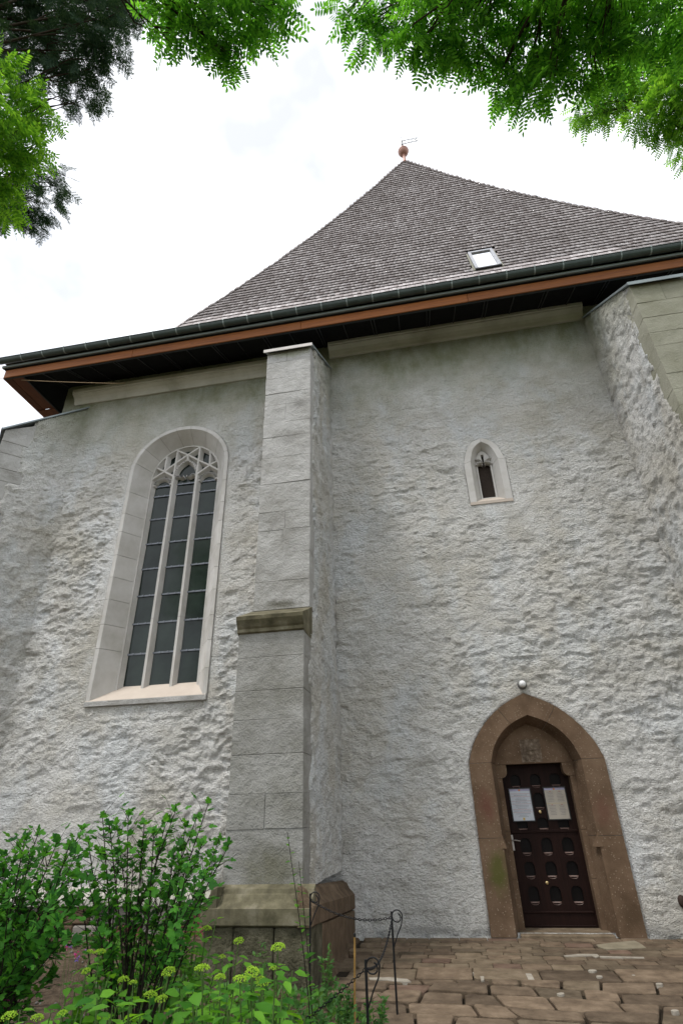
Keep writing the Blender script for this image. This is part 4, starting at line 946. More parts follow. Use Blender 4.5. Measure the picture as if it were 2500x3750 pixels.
# ================================================================== paved forecourt
def on_g(px, py, z=0.0):
    d = ray(px, py); return CAM+d*((z-CAM[2])/d[2])
def bound(y):            # edge between garden bed (left) and paving (right)
    return np.interp(y, [-9, -5.2, -4.4, -3.5, -2.9, -2.3, 0.5], [0.2, -.50, -.62, -.84, -1.2, -1.56, -1.56])
pav = MB(); pav.add([(-1.75,-6.0,-.045),(5.4,-6.0,-.045),(5.4,0.05,-.045),(-1.75,0.05,-.045)], [(0,1,2,3)])
pav = tag(pav.build('pavement', M['paving_bed']), kind='structure')
row_y = [-.045,-.22,-.37,-.55,-.70,-.88,-1.04,-1.22,-1.42,-1.66,-2.10,-2.36,-2.66,-2.98,-3.28,-3.60,-3.95,-4.35,-4.8]
def yline(i, x):
    if i == 0: return row_y[0]
    far = row_y[i] > -2.2
    return row_y[i] + (.012 if far else .055)*float(vnoise(np.array([x*1.1+i*7.7]), np.array([i*3.1]), 12)[0]) - (0 if far else .075*(x-.6))
def stone_mesh(pts, top, bev, tilt):
    P = np.array(pts); c = P.mean(0); n = len(P)
    out = []
    for i in range(n):           # soften each corner into two points
        a, b, d = P[i-1], P[i], P[(i+1) % n]; r = min(.022, .2*np.linalg.norm(b-a), .2*np.linalg.norm(d-b))*random.uniform(.5,1.5)
        out += [b+(a-b)/np.linalg.norm(a-b)*r, b+(d-b)/np.linalg.norm(d-b)*r]
    O = np.array(out); I = c+(O-c)*(1-bev/np.linalg.norm(O-c, axis=1))[:,None]; m = len(O)
    zt = lambda q: top+(q-c)@np.array(tilt)
    V = [(p[0],p[1],-.05) for p in O]+[(p[0],p[1],zt(p)-bev*.8) for p in O]+[(p[0],p[1],zt(p)+random.uniform(-.002,.002)) for p in I]
    F = [(i,(i+1)%m,(i+1)%m+m,i+m) for i in range(m)]+[(i+m,(i+1)%m+m,(i+1)%m+2*m,i+2*m) for i in range(m)]+[tuple(range(2*m,3*m))]
    return V, F
for i in range(len(row_y)-1):
    sk2 = 0; far = row_y[i+1] > -1.7; longr = i == 9; x = -1.60+random.uniform(0,.3); near = i >= 10
    while x < 3.5:
        w = random.uniform(.55,.85) if longr else (random.uniform(.24,.42) if far else random.uniform(.28,.62))
        xa, xb = x, x+w; g = .004 if far else (.007 if longr else random.uniform(.011,.018))
        sk = sk2; sk2 = 0 if far or longr else random.uniform(-.10,.10)
        x = xb
        if (xa+xb)/2 < float(bound((row_y[i]+row_y[i+1])/2))-.12: continue
        pts = [(xa+g+sk, yline(i+1, xa)+g), (xb-g+sk2, yline(i+1, xb)+g), (xb-g, yline(i, xb)-g), (xa+g, yline(i, xa)-g)]
        if near and random.random() < .25: pts.insert(1, ((xa+xb)/2, yline(i+1, (xa+xb)/2)-.012+g))
        V_, F_ = stone_mesh(pts, random.uniform(-.004,.004) if far else random.uniform(-.016,.014),   .004 if far else .009, (random.gauss(0,.01), random.gauss(0,.012)) if not far else (0,random.gauss(0,.004)))
        cx, cy = (xa+xb)/2, (row_y[i]+row_y[i+1])/2
        redz = max(0, 1-abs(cy+1.35)/.5)*max(0, 1-abs(cx+.1)/1.1)
        mt = 'paving_red' if random.random() < .05+.4*redz else ('paving_grey' if random.random() < (.5 if far or longr else .3) else 'paving')
        MB().add(V_, F_).build('paving_stone', M[mt], pav)
def gstrip(pts_px, origin, sc, h=.008, mt='white_mortar'):
    P = [on_g(origin[0]+a*sc, origin[1]+b*sc, .004)[:2] for a, b in pts_px]
    mb = MB(); mb.prism([tuple(p) for p in P], -.02, h, 'z'); mb.build('mortar_patch', M[mt], pav)
A_, B_ = (1300, 3400), (1900, 3400)
gstrip([(130,475),(330,470),(430,482),(500,488),(535,512),(480,516),(300,498),(140,494)], A_, .3827)
gstrip([(1120,424),(1222,430),(1224,442),(1130,434)], A_, .3827)
gstrip([(1195,468),(1232,468),(1232,505),(1205,512)], A_, .3827, .013)
gstrip([(60,434),(115,438),(168,535),(110,545)], B_, .3827)
gstrip([(425,262),(560,248),(745,248),(765,270),(730,284),(690,262),(440,272)], B_, .3827)
gstrip([(768,272),(1190,282),(1196,290),(775,282)], B_, .3827, .013)
gstrip([(735,158),(900,136),(1100,118),(1150,140),(1215,188),(1010,196),(830,202),(760,180)], B_, .3827, .007, 'paving_pale')
for a, b, r in ((765,465,32),(1095,456,18),(1490,796,38),(1335,538,36),(400,634,38),(700,410,40)):
    gstrip([(a+r*math.cos(t)*random.uniform(.8,1.1), b+.30*r*math.sin(t)*random.uniform(.7,1.1)) for t in np.linspace(0,2*math.pi,9)[:-1]], B_, .3827, .012)

# ================================================================== garden bed
nx, ny = 190, 150
X, Y = np.meshgrid(np.linspace(-13, 0.3, nx), np.linspace(-9.0, -.05, ny), indexing='ij')
edge = bound(Y); inn_ = np.clip((edge-X)/.35, -1, 1)
Z = -.03 + .05*inn_ + .035*fbm(X*1.3, Y*1.3, 70, 4) + .02*fbm(X*7, Y*7, 75, 2)
Z = np.where(X > edge+.08, -.09, Z)
idx = np.arange(nx*ny).reshape(nx, ny); F = np.stack([idx[:-1,:-1], idx[1:,:-1], idx[1:,1:], idx[:-1,1:]], -1).reshape(-1,4)
kp = (X[:-1,:-1] < edge[:-1,:-1]+.06).reshape(-1)
bed = tag(link('garden_bed', np_mesh('garden_bed', np.stack([X,Y,Z],-1).reshape(-1,3), F[kp], True), M['soil']), kind='structure')
def bed_z(x, y):
    i = int(np.clip((x+13)/13.3*(nx-1), 0, nx-1)); j = int(np.clip((y+9)/8.95*(ny-1), 0, ny-1)); return float(Z[i, j])
# pebbles on the soil
def batch(TV, TF, cen, Rm, sc):
    TV = np.asarray(TV, float); n = len(cen); k = len(TV)
    V = np.einsum('nij,kj->nki', Rm, TV)*np.asarray(sc)[:,None,None]+np.asarray(cen)[:,None,:]
    F = (np.asarray(TF)[None]+(np.arange(n)*k)[:,None,None]).reshape(-1, len(TF[0]))
    return V.reshape(-1,3), F
def frames(d, n):
    d = d/np.linalg.norm(d, axis=1, keepdims=True); z = n-(n*d).sum(1, keepdims=True)*d
    z = z/(np.linalg.norm(z, axis=1, keepdims=True)+1e-9); y = np.cross(z, d); return np.stack([d, y, z], -1)
octV = [(1,0,0),(-1,0,0),(0,.8,0),(0,-.8,0),(0,0,.6),(0,0,-.6)]; octF = [(0,2,4),(2,1,4),(1,3,4),(3,0,4),(2,0,5),(1,2,5),(3,1,5),(0,3,5)]
n = 900; px_ = rng.uniform(-7.5, -1.0, n); py_ = rng.uniform(-5.5, -.4, n); ok = px_ < bound(py_)-.05; px_, py_ = px_[ok], py_[ok]; n = len(px_)
cen = np.stack([px_, py_, [bed_z(a, b)+.004 for a, b in zip(px_, py_)]], -1)
V_, F_ = batch(octV, octF, cen, frames(rng.normal(size=(n,3)), rng.normal(size=(n,3))), rng.uniform(.008,.028,n))
tag(link('pebbles', np_mesh('pebbles', V_, F_), M['plinth_grey']), 'small pale stones scattered over the garden soil', 'pebbles', kind='stuff')

# ---- leaf templates (along +x, width y, normal z)
leafT = np.array([(0,0,0),(.33,-.5,.06),(.33,.5,.06),(.72,-.36,.02),(.72,.36,.02),(1,0,-.10),(.36,0,-.02),(.72,0,-.04)]); 
leafT_F = np.array([(0,1,6),(0,6,2),(1,3,7),(1,7,6),(6,7,4),(6,4,2),(3,5,7),(7,5,4)])
def leaf_shape(w): t = leafT.copy(); t[:,1] *= w; return t
lobe = np.array([(0,0,0),(.12,-.30,.05),(.42,-.50,.03),(.50,-.22,.02),(.78,-.24,0),(1,0,-.06),(.78,.24,0),(.50,.22,.02),(.42,.50,.03),(.12,.30,.05),(.45,0,-.03)])
lobe_F = np.array([(10,i,i+1) for i in range(9)]+[(10,9,0)])
def pinnate():
    V, F = [], []
    lt = np.array([(0,0,0),(.35,-.5,.03),(.35,.5,.03),(.75,-.36,.01),(.75,.36,.01),(1,0,-.05)]); lf = np.array([(0,1,2),(1,3,4),(1,4,2),(3,5,4)])
    items = [(.12+.14*i, s) for i in range(6) for s in (-1, 1)]+[(.92, 0)]
    for x, s in items:
        a = s*1.15; L = .27*(1-.25*abs(x-.5)); c, sn = math.cos(a), math.sin(a); t = lt.copy(); t[:,1] *= .40; t *= L
        p = np.stack([t[:,0]*c-t[:,1]*sn+x, t[:,0]*sn+t[:,1]*c, t[:,2]-abs(t[:,0]*sn)*.22-.18*x*x], -1)
        F.append(lf+len(V)*6); V.append(p)
    k = len(V)*6
    V.append(np.array([(0,-.006,0),(0,.006,0),(.5,-.005,-.045),(.5,.005,-.045),(.95,-.003,-.16),(.95,.003,-.16)])); F.append(np.array([(0,2,1),(1,2,3),(2,4,3),(3,4,5)])+k)
    return np.concatenate(V), np.concatenate(F)
PIN_V, PIN_F = pinnate()
def spray():                      # flat conifer twig with needles either side and short side shoots
    V, F = [], []
    def needle(p, a, L, z):
        c, s = math.cos(a), math.sin(a); w = .021; k = sum(len(v) for v in V)
        V.append(np.array([(p[0]-s*w,p[1]+c*w,p[2]),(p[0]+s*w,p[1]-c*w,p[2]),(p[0]+c*L,p[1]+s*L,p[2]+z)])); F.append(np.array([(0,1,2)])+k)
    def shoot(p0, a, L, n):
        c, s = math.cos(a), math.sin(a); k = sum(len(v) for v in V)
        V.append(np.array([(p0[0],p0[1]-.008,0),(p0[0],p0[1]+.008,0),(p0[0]+c*L,p0[1]+s*L,-.04*L)])); F.append(np.array([(0,1,2)])+k)
        for i in range(n):
            t = (i+.5)/n; p = (p0[0]+c*L*t, p0[1]+s*L*t, -.04*L*t)
            for sg in (-1, 1): needle(p, a+sg*1.0, .085, random.uniform(-.03,.03))
    shoot((0,0), 0, 1.0, 14)
    for i, x in enumerate((.2,.38,.55,.7)):
        for sg in (-1, 1): shoot((x,0), sg*.8, .42-.2*x, 6)
    return np.concatenate(V), np.concatenate(F)
SPR_V, SPR_F = spray()

# ================================================================== trees overhanging the forecourt
def px_point(x, y, R):      # display pixel (1568 wide) and range -> point
    d = ray(x*1.5944, y*1.5944); d = d/np.linalg.norm(d); return CAM+d*R, (d@FWD)
def tree(name, label, trunk_xy, top_z, trunk_r, blobs, crown, dens, size, TV, TF, mat, droop=.35, group=None, twig_r=.006, split=False):
    root = empty(name, (trunk_xy[0], trunk_xy[1], 0)); tag(root, label, 'tree', group)
    base = np.array([trunk_xy[0], trunk_xy[1], 0.0]); off = -base
    tk = MB(); lean = rng.normal(0,.12,2)
    pts = [base*0+np.array([lean[0]*t*t, lean[1]*t*t, top_z*t-.1*(t == 0)]) for t in np.linspace(0, 1, 9)]
    tk.tube(pts, [trunk_r*(1.35 if i == 0 else 1-.75*i/8) for i in range(9)], 10)
    cen, dirs, nrs, scs = [], [], [], []
    trunk_pt = lambda h: np.array([lean[0]*(h/top_z)**2, lean[1]*(h/top_z)**2, h])
    C3 = np.array([b[0] for b in blobs])+off
    key = C3[:,2] if split else C3[:,0]*0; med = np.median(key); grp = (key < med).astype(int) if split else np.zeros(len(C3), int)
    hubs = {}; fill = []
    for g in set(grp.tolist()):
        mean = C3[grp == g].mean(0); h = float(np.clip(mean[2]*.66, top_z*.3, top_z*.92)); s0 = trunk_pt(h); hub = s0+(mean-s0)*.62+np.array([0,0,.25]); hubs[g] = hub
        cur = [np.array(p) for p in catmull([tuple(s0), tuple(s0+(hub-s0)*.5+np.array([.1,.05,.3])), tuple(hub)], 6)]
        tk.tube(cur, [trunk_r*.42*(1-.5*i/(len(cur)-1)) for i in range(len(cur))], 8)
        fill += [(cur[6]-off, .55), (cur[9]-off, .55), (cur[12]-off, .45)]
    nb = len(blobs)
    for bi, (c, r) in enumerate(blobs+fill+crown):
        cl = c+off
        if bi < nb: s0 = hubs[int(grp[bi])]; bow = .18
        else: h = float(np.clip(cl[2]*.72, top_z*.35, top_z*.95)); s0 = trunk_pt(h); bow = .35
        if nb <= bi < nb+len(fill): s0 = cl+np.array([.05,0,-.3])
        m1 = s0+(cl-s0)*.45+np.array([0,0,bow])+rng.normal(0,.12,3)
        cur = [np.array(p) for p in catmull([tuple(s0), tuple(m1), tuple(cl)], 5)]
        r0 = .016+.012*r*2; tk.tube(cur, [r0*(1-.8*i/(len(cur)-1)) for i in range(len(cur))], 6)
        nt_ = max(4, int(14*r))
        for _ in range(nt_):
            q = rng.normal(size=3); q /= np.linalg.norm(q); e = cl+q*r*rng.uniform(.5,.95)*np.array([1,1,.75]); s1 = cur[rng.integers(len(cur)-5, len(cur)-1)]
            tk.tube([s1, (s1+e)/2+rng.normal(0,.06,3)+np.array([0,0,.05]), e], [twig_r*1.4, twig_r, twig_r*.5], 4, False)
        nl = int(dens*(1 if bi < nb else .45)*math.pi*r*r)+6
        q = rng.normal(size=(nl,3)); q /= np.linalg.norm(q, axis=1, keepdims=True); rad = rng.uniform(0,1,(nl,1))**.45
        p = cl+q*rad*r*np.array([1,1,.8]); d = q*.8+rng.normal(0,.45,(nl,3)); d[:,2] -= droop+.5*rng.random(nl)
        cen.append(p); dirs.append(d); nn = rng.normal(0,.38,(nl,3)); nn[:,2] += 1; nrs.append(nn); scs.append(size*rng.uniform(.7,1.15,nl))
    tk.build('trunk', M['bark'], root, True)
    V, F = batch(TV, TF, np.concatenate(cen), frames(np.concatenate(dirs), np.concatenate(nrs)), np.concatenate(scs))
    link('crown', np_mesh('crown', V, F), mat, root)
    return root
def blobs_px(lst, R, jit=.4):
    out = []
    for x, y, r in lst:
        rr = R+rng.uniform(-jit, jit); p, ca = px_point(x, y, rr); out.append((p, max(.08, r*1.5944/FPX*rr*ca)))
    return out
near_r = [(800,35,42),(850,85,38),(900,45,65),(945,110,40),(1000,60,80),(1010,135,33),(1085,60,90),(1095,125,48),(1150,180,46),(1155,222,24),(1215,150,72),(1208,230,30),(1262,195,42),(1275,80,100),(1375,80,100),(1480,60,100),(1395,165,55),(1560,40,90),(1180,-60,110),(1360,-60,120),(1000,-70,100)]
crownA = [(np.array(p), r) for p, r in (((2.6,-10.9,6.6),.9),((3.6,-11.6,7.2),1.0),((2.0,-11.8,7.9),1.0),((3.4,-10.4,8.2),.9),((4.4,-12.4,6.4),.9),((2.2,-12.6,6.2),.8))]
tree('locust_tree', 'leafy locust tree reaching over the forecourt at upper right, large leaflets', (3.1,-11.3), 7.4, .16, blobs_px([(x, y-13, r) for x, y, r in near_r], 6.0, .35), crownA, 400, .20, PIN_V, PIN_F, M['locust_leaf'], .25, 'locust trees')
far_r = [(1355,245,38),(1330,262,20),(1410,235,48),(1465,180,75),(1495,265,45),(1545,215,75),(1535,302,30),(1562,312,30),(1420,165,60),(1600,200,110),(1600,330,50),(1640,80,130)]
crownB = [(np.array(p), r) for p, r in (((7.6,-4.6,9.5),1.0),((8.4,-5.6,10.5),1.2),((8.8,-4.2,8.4),1.1),((8.0,-6.6,9.0),1.0))]
tree('locust_tree', 'smaller-leaved locust tree at the right edge behind the overhanging branches', (8.2,-5.2), 10.0, .20, blobs_px(far_r, 11.0, .5), crownB, 270, .22, PIN_V, PIN_F, M['locust_leaf_far'], .25, 'locust trees')
top_c = [(368,30,28),(398,60,36),(393,98,18),(455,40,50),(515,60,50),(498,108,28),(538,132,16),(568,42,50),(618,55,26),(600,15,45),(642,20,16),(470,-20,60),(560,-40,60)]
crownC = [(np.array(p), r) for p, r in (((-3.2,-11.4,6.6),.9),((-2.6,-12.2,7.4),.9),((-3.9,-12.0,6.9),.9),((-2.0,-11.6,8.0),.8))]
tree('locust_tree', 'locust tree whose single leafy branch hangs in at top left of centre', (-3.0,-11.8), 7.2, .15, blobs_px(top_c, 5.8, .3), crownC, 420, .20, PIN_V, PIN_F, M['locust_leaf'], .25, 'locust trees')
left_g = [(15,200,60),(60,235,48),(98,258,30),(28,305,52),(62,345,36),(85,352,20),(15,410,52),(50,330,40),(-60,250,90),(-60,400,90),(110,275,18),(20,480,30)]
crownD = [(np.array(p), r) for p, r in (((-6.8,-6.2,8.2),1.0),((-7.6,-5.6,9.4),1.0),((-8.0,-6.8,8.4),1.1))]
tree('locust_tree', 'bright green locust tree at the left edge between two dark conifer branches', (-7.4,-6.3), 9.0, .18, blobs_px(left_g, 7.0, .4), crownD, 380, .20, PIN_V, PIN_F, M['locust_leaf_far'], .25, 'locust trees')
con = [(40,40,80),(130,50,85),(220,50,68),(285,20,42),(290,70,30),(250,110,40),(170,120,62),(225,160,32),(200,205,36),(190,238,24),(110,150,52),(235,190,18),(300,5,30),(20,120,50),(90,-50,100),(240,-50,80),(-60,60,90)]
con2 = [(25,465,40),(65,480,36),(108,470,30),(135,425,20),(150,402,12),(88,505,20),(45,400,30),(20,505,20),(-50,450,60),(120,440,20)]
crownE = [(np.array(p), r) for p, r in (((-6.2,-8.2,9.4),1.0),((-6.6,-8.8,11.0),1.0),((-6.9,-7.9,7.8),1.1),((-6.5,-8.4,12.4),.7),((-7.2,-8.8,6.2),1.1))]
tree('conifer_tree', 'dark conifer with drooping needled branches in the upper left corner', (-6.5,-8.4), 12.5, .22, blobs_px([(x-8, y-4, r) for x, y, r in con], 8.2, .5)+blobs_px(con2, 8.0, .3), crownE, 290, .22, SPR_V, SPR_F, M['needle'], .15, None, .005, True)

# ================================================================== shrubs
W_ = lambda a, b: (a*.574, 2850+b*.574)
Z_ = lambda a, b: (700+a*.4464, 3100+b*.4464)
def shrub(label, base, tips, Yc, leaf_n, size, lo=.16):
    root = empty('hibiscus_shrub', base); tag(root, label, 'shrub', 'lobed-leaf shrubs in the garden bed'); b = np.array(base)
    st = MB(); cen, dirs, nrs = [], [], []
    for (px, py) in tips:
        Yt = Yc+rng.normal(0,.20); t = on_y(px, py, Yt)-b
        s = rng.normal(0,.035,3); s[2] = -.03
        m1 = np.array([t[0]*rng.uniform(.2,.45), t[1]*.3, t[2]*.45])+rng.normal(0,.05,3)
        cur = [np.array(p) for p in catmull([tuple(s), tuple(m1), tuple(t)], 8)]
        L = np.linalg.norm(t); st.tube(cur, [.0085*(1-.8*i/(len(cur)-1))*(L/1.5)+.0012 for i in range(len(cur))], 5)
        for k in range(leaf_n):
            u = rng.uniform(lo, 1.0)**.55; q = u*(len(cur)-1); i = min(int(q), len(cur)-2); p = cur[i]+(cur[i+1]-cur[i])*(q-i)
            ax = cur[i+1]-cur[i]; ax /= np.linalg.norm(ax); o = rng.normal(size=3); o -= (o@ax)*ax; o /= np.linalg.norm(o)
            if k % 3 == 0:                          # side twig
                Lt = rng.uniform(.07,.20); e = p+(o*.8+ax*.8)*Lt; st.tube([p, e], [.0025,.001], 3, False); p = p+(e-p)*rng.uniform(.5,1)
            cen.append(p+o*.008); dirs.append(o*1.0+ax*.55+rng.normal(0,.25,3)); n_ = ax*.6+np.array([0,-.25,.7])+rng.normal(0,.4,3); nrs.append(n_)
        for k in range(5): cen.append(t); dirs.append(rng.normal(0,.6,3)+np.array([0,0,.7])); nrs.append(rng.normal(0,.5,3)+np.array([0,-.6,.4]))
    st.build('stem', M['stem_dark'], root)
    n = len(cen); V, F = batch(lobe, lobe_F, np.array(cen), frames(np.array(dirs), np.array(nrs)), size*rng.uniform(.6,1.2,n))
    tag(link('foliage', np_mesh('foliage', V, F), M['hibiscus_leaf'], root), kind='stuff')
tips2 = [W_(*p) for p in ((820,225),(655,240),(1120,205),(1330,160),(1255,250),(1060,265),(1400,385),(1460,430),(565,400),(495,450),(920,290),(750,330),(985,340),(1185,305),(700,300),(560,620),(600,760),(1220,720),(1310,620),(900,440),(850,560),(1110,480),(1010,430),(640,480),(1290,420),(1380,520),(760,480),(1200,560),(690,640),(1060,640),(580,860),(640,980),(1180,860))]
shrub('tall lobed-leaf shrub with bare dark stems left of the middle buttress', (-2.2,-5.05,bed_z(-2.2,-5.05)), tips2, -5.05, 50, .058, .32)
tips1 = [W_(*p) for p in ((160,385),(250,340),(115,440),(30,500),(365,410),(445,425),(525,320),(485,480),(200,480),(300,470),(15,600),(100,600),(400,560),(470,620),(500,740),(60,740),(250,680),(330,760),(380,900),(150,850),(430,1000),(20,900),(-60,500),(-120,700),(-90,430),(340,1080),(90,1080),(200,1000),(10,1150),(280,900),(450,820),(60,660),(160,720),(360,1240),(120,1230),(20,1330))]
shrub('dense dark green lobed-leaf shrub at the left edge of the garden', (-3.22,-5.2,bed_z(-3.22,-5.2)), tips1, -5.2, 60, .062)

# ================================================================== hydrangeas
hl_me = []
for w in (.62, .72, .55):
    t = leaf_shape(w)*1.0; hl_me.append(np_mesh('leaf', t, leafT_F, True)); hl_me[-1].materials.append(M['hydrangea_leaf'])
def flower_mesh():
    n = 150; th = rng.uniform(0, 2*math.pi, n); rr = np.sqrt(rng.random(n)); c = np.stack([rr*np.cos(th), rr*np.sin(th), .42*(1-rr**2)+rng.normal(0,.05,n)], -1)
    V, F = batch(octV, octF, c, frames(rng.normal(size=(n,3)), rng.normal(size=(n,3))), rng.uniform(.09,.15,n)); return V, F
fl_me = []
for _ in range(3):
    V, F = flower_mesh(); me = np_mesh('flower_head', V, F); me.materials.append(M['lime_flower']); fl_me.append(me)
def mat_from(d, n, p, s):
    R = frames(np.array([d]), np.array([n]))[0]*s; return Matrix(((*R[0], p[0]), (*R[1], p[1]), (*R[2], p[2]), (0,0,0,1)))
def hydrangea(label, heads, Yc, fl=True, leaves=5, lsize=.10, fsize=.031):
    pts = [on_y(px, py, Yc+rng.normal(0,.12)) for px, py in heads]
    nh = len(pts); pts = pts+[p+np.array([rng.normal(0,.11), rng.normal(0,.10), -rng.uniform(.05,.24)]) for p in pts for _ in range(2)]
    bx = float(np.mean([p[0] for p in pts])); by = Yc; base = np.array([bx, by, bed_z(bx, by)])
    root = empty('hydrangea', tuple(base)); tag(root, label, 'hydrangea', 'hydrangeas in the garden bed')
    st = MB(); 
    for hi, p in enumerate(pts):
        t = p-base; s = np.array([t[0]*.45+rng.normal(0,.03), t[1]*.45+rng.normal(0,.03), -.03]); m1 = s+(t-s)*.5+np.array([0,0,.05])
        cur = [np.array(q) for q in catmull([tuple(s), tuple(m1), tuple(t)], 5)]; st.tube(cur, [.0042]*(len(cur)-1)+[.0025], 4)
        isf = 0 if hi >= nh else (fl if not isinstance(fl, (list, tuple)) else fl[hi])
        if isf:
            o = bpy.data.objects.new('flower_head', random.choice(fl_me)); col.objects.link(o); o.parent = root
            o.matrix_basis = mat_from((math.cos(hi), math.sin(hi), 0), (rng.normal(0,.2), -.25+rng.normal(0,.15), 1), t, fsize*rng.uniform(.75,1.25))
        a0 = rng.uniform(0, 6.28)
        for k in range(leaves):
            u = 1-(k+ (.55 if isf else .02))*.16
            if u < .12: break
            q = u*(len(cur)-1); i = min(int(q), len(cur)-2); c = cur[i]+(cur[i+1]-cur[i])*(q-i)
            for sg in (0, math.pi):
                a = a0+k*math.pi/2+sg; d = np.array([math.cos(a), math.sin(a), rng.uniform(-.45,.35)]); sz = 1.05*lsize*rng.uniform(.75,1.2)*(1 if k else .8)
                o = bpy.data.objects.new('leaf', random.choice(hl_me)); col.objects.link(o); o.parent = root
                o.matrix_basis = mat_from(d, (rng.normal(0,.2), rng.normal(-.12,.2), 1), c+d*.012, sz)
    st.build('stem', M['stem_green'], root)
hydrangea('hydrangea with lime heads right against the plinth of the middle buttress', [Z_(710,830),Z_(680,1000),Z_(500,1010),Z_(600,960),Z_(830,1020)], -5.75, [1,1,1,0,0], 4, .085)
hydrangea('hydrangea with several lime heads at bottom centre', [Z_(500,1040),Z_(400,1090),Z_(240,1075),Z_(690,1090),Z_(580,1110),Z_(760,1080)], -6.25, [1,1,1,0,1,0], 3, .095)
hydrangea('hydrangea with single tall lime head before the mossy plinth', [Z_(390,775),Z_(255,905),Z_(90,1000),Z_(430,930)], -5.35, [1,1,1,0], 4, .085)
hydrangea('hydrangea with lime heads between the tall shrub and the buttress', [W_(1270,775),W_(1320,960),W_(990,755),W_(1200,930),W_(1130,980)], -4.35, [1,1,1,0,0], 5, .105, .033)
hydrangea('hydrangea glimpsed behind the bare stems of the tall shrub', [W_(950,900),W_(850,1000),W_(700,1030),W_(1060,880),W_(1100,1050),W_(780,900)], -4.2, [0,0,1,0,0,0], 5, .10)
hydrangea('hydrangea with four lime heads below the tall shrub', [W_(1075,1235),W_(960,1385),W_(850,1305),W_(1030,1410),W_(1180,1330)], -5.85, [1,1,1,1,0], 4, .09)
hydrangea('hydrangea with pale lime heads left of the shrub stems', [W_(550,1230),W_(640,1110),W_(580,1110),W_(700,1250),W_(790,1285),W_(480,1330)], -5.6, [1,1,1,0,1,0], 4, .085)
hydrangea('low hydrangea with lime heads at the bottom left corner', [W_(400,1500),W_(240,1530),W_(130,1480),W_(60,1520),W_(330,1490),W_(500,1480)], -6.1, [1,1,0,1,0,0], 3, .09)
hydrangea('leafy hydrangea without flowers at the bottom edge below the tall shrub', [W_(620,1400),W_(720,1450),W_(830,1430),W_(900,1500),W_(700,1530),W_(1120,1480)], -6.3, False, 3, .10)
hydrangea('leafy hydrangea with two lime heads at the bottom edge before the buttress', [W_(1230,1360),W_(1290,1215),W_(1400,1270),W_(1340,1450),W_(1450,1400),W_(1250,1480),W_(1500,1300)], -6.1, [0,1,1,0,0,0,0], 4, .095)

# ================================================================== saplings, weeds, ground cover
def sapling(label, top, Yc, foot, leaf, nl):
    t = on_y(*top, Yc); b = np.array([*on_y(*foot, Yc)[:2], 0.0]); b[2] = bed_z(b[0], b[1]); root = empty('sapling', tuple(b)); tag(root, label, 'sapling', 'thin saplings by the iron post')
    st = MB(); tl = t-b; cur = [np.array(q) for q in catmull([(0,0,-.03), tuple(tl*.5+np.array([.015,0,0])), tuple(tl)], 6)]; st.tube(cur, [.0052-.0032*i/12 for i in range(len(cur))], 5); st.build('stem', M['stem_dark'], root)
    for k in range(nl):
        u = .22+.78*k/nl; q = u*(len(cur)-1); i = min(int(q), len(cur)-2); c = cur[i]+(cur[i+1]-cur[i])*(q-i); a = k*2.4
        d = np.array([math.cos(a), math.sin(a), rng.uniform(-.1,.5)]); o = bpy.data.objects.new('leaf', random.choice(hl_me)); col.objects.link(o); o.parent = root
        o.matrix_basis = mat_from(d, (0,-.2,1), c, leaf*(1.1-.6*u)*rng.uniform(.7,1.2))
sapling('taller thin dark sapling rising in front of the middle buttress', (1052,3046), -5.0, (1165,3730), .085, 24)
sapling('shorter thin sapling just right of the taller one before the buttress', (1094,3155), -4.9, (1160,3700), .075, 20)
def weed(label, foot, h, n, spread, group='weeds beside the paving'):
    b = np.array([foot[0], foot[1], bed_z(*foot)]); root = empty('weed', tuple(b)); tag(root, label, 'weed', group)
    st = MB(); cen, dirs, nrs = [], [], []
    for _ in range(n):
        a = rng.uniform(0,6.28); e = np.array([math.cos(a)*spread*rng.random(), math.sin(a)*spread*rng.random(), h*rng.uniform(.6,1.1)]); s = np.array([e[0]*.4, e[1]*.4, -.03])
        st.tube([s, s+(e-s)*.5+rng.normal(0,.01,3), e], [.0028,.002,.001], 4, False)
        for k in range(24):
            u = rng.uniform(.1,1.0); p = s+(e-s)*u; d = rng.normal(size=3); d[2] = abs(d[2])*.6; cen.append(p); dirs.append(d); nrs.append(rng.normal(0,.4,3)+np.array([0,-.2,1]))
    st.build('stem', M['stem_green'], root); n_ = len(cen)
    V, F = batch(leaf_shape(.42), leafT_F, np.array(cen), frames(np.array(dirs), np.array(nrs)), rng.uniform(.025,.06,n_)); tag(link('foliage', np_mesh('foliage', V, F), M['weed_leaf'], root), kind='stuff')
weed('bushy weed at the foot of the bamboo cane', (-1.02,-3.95), .34, 9, .16)
weed('weed clump around the foot of the nearest iron post', (-.86,-4.45), .33, 10, .15)
weed('low weed spilling onto the paving by the near post', (-.80,-3.85), .22, 8, .14)
weed('slender upright weed against the side of the brown plinth', (-1.30,-3.30), .46, 6, .10)
weed('weed clump under the thin saplings', (-1.32,-4.55), .42, 9, .18)
weed('grey-green weed in front of the mossy plinth', (-1.75,-3.9), .55, 8, .2)
weed('weed tuft between bamboo cane and saplings', (-1.15,-4.3), .36, 9, .16)
weed('weed tuft low in front of the cane', (-1.05,-4.9), .30, 9, .16)
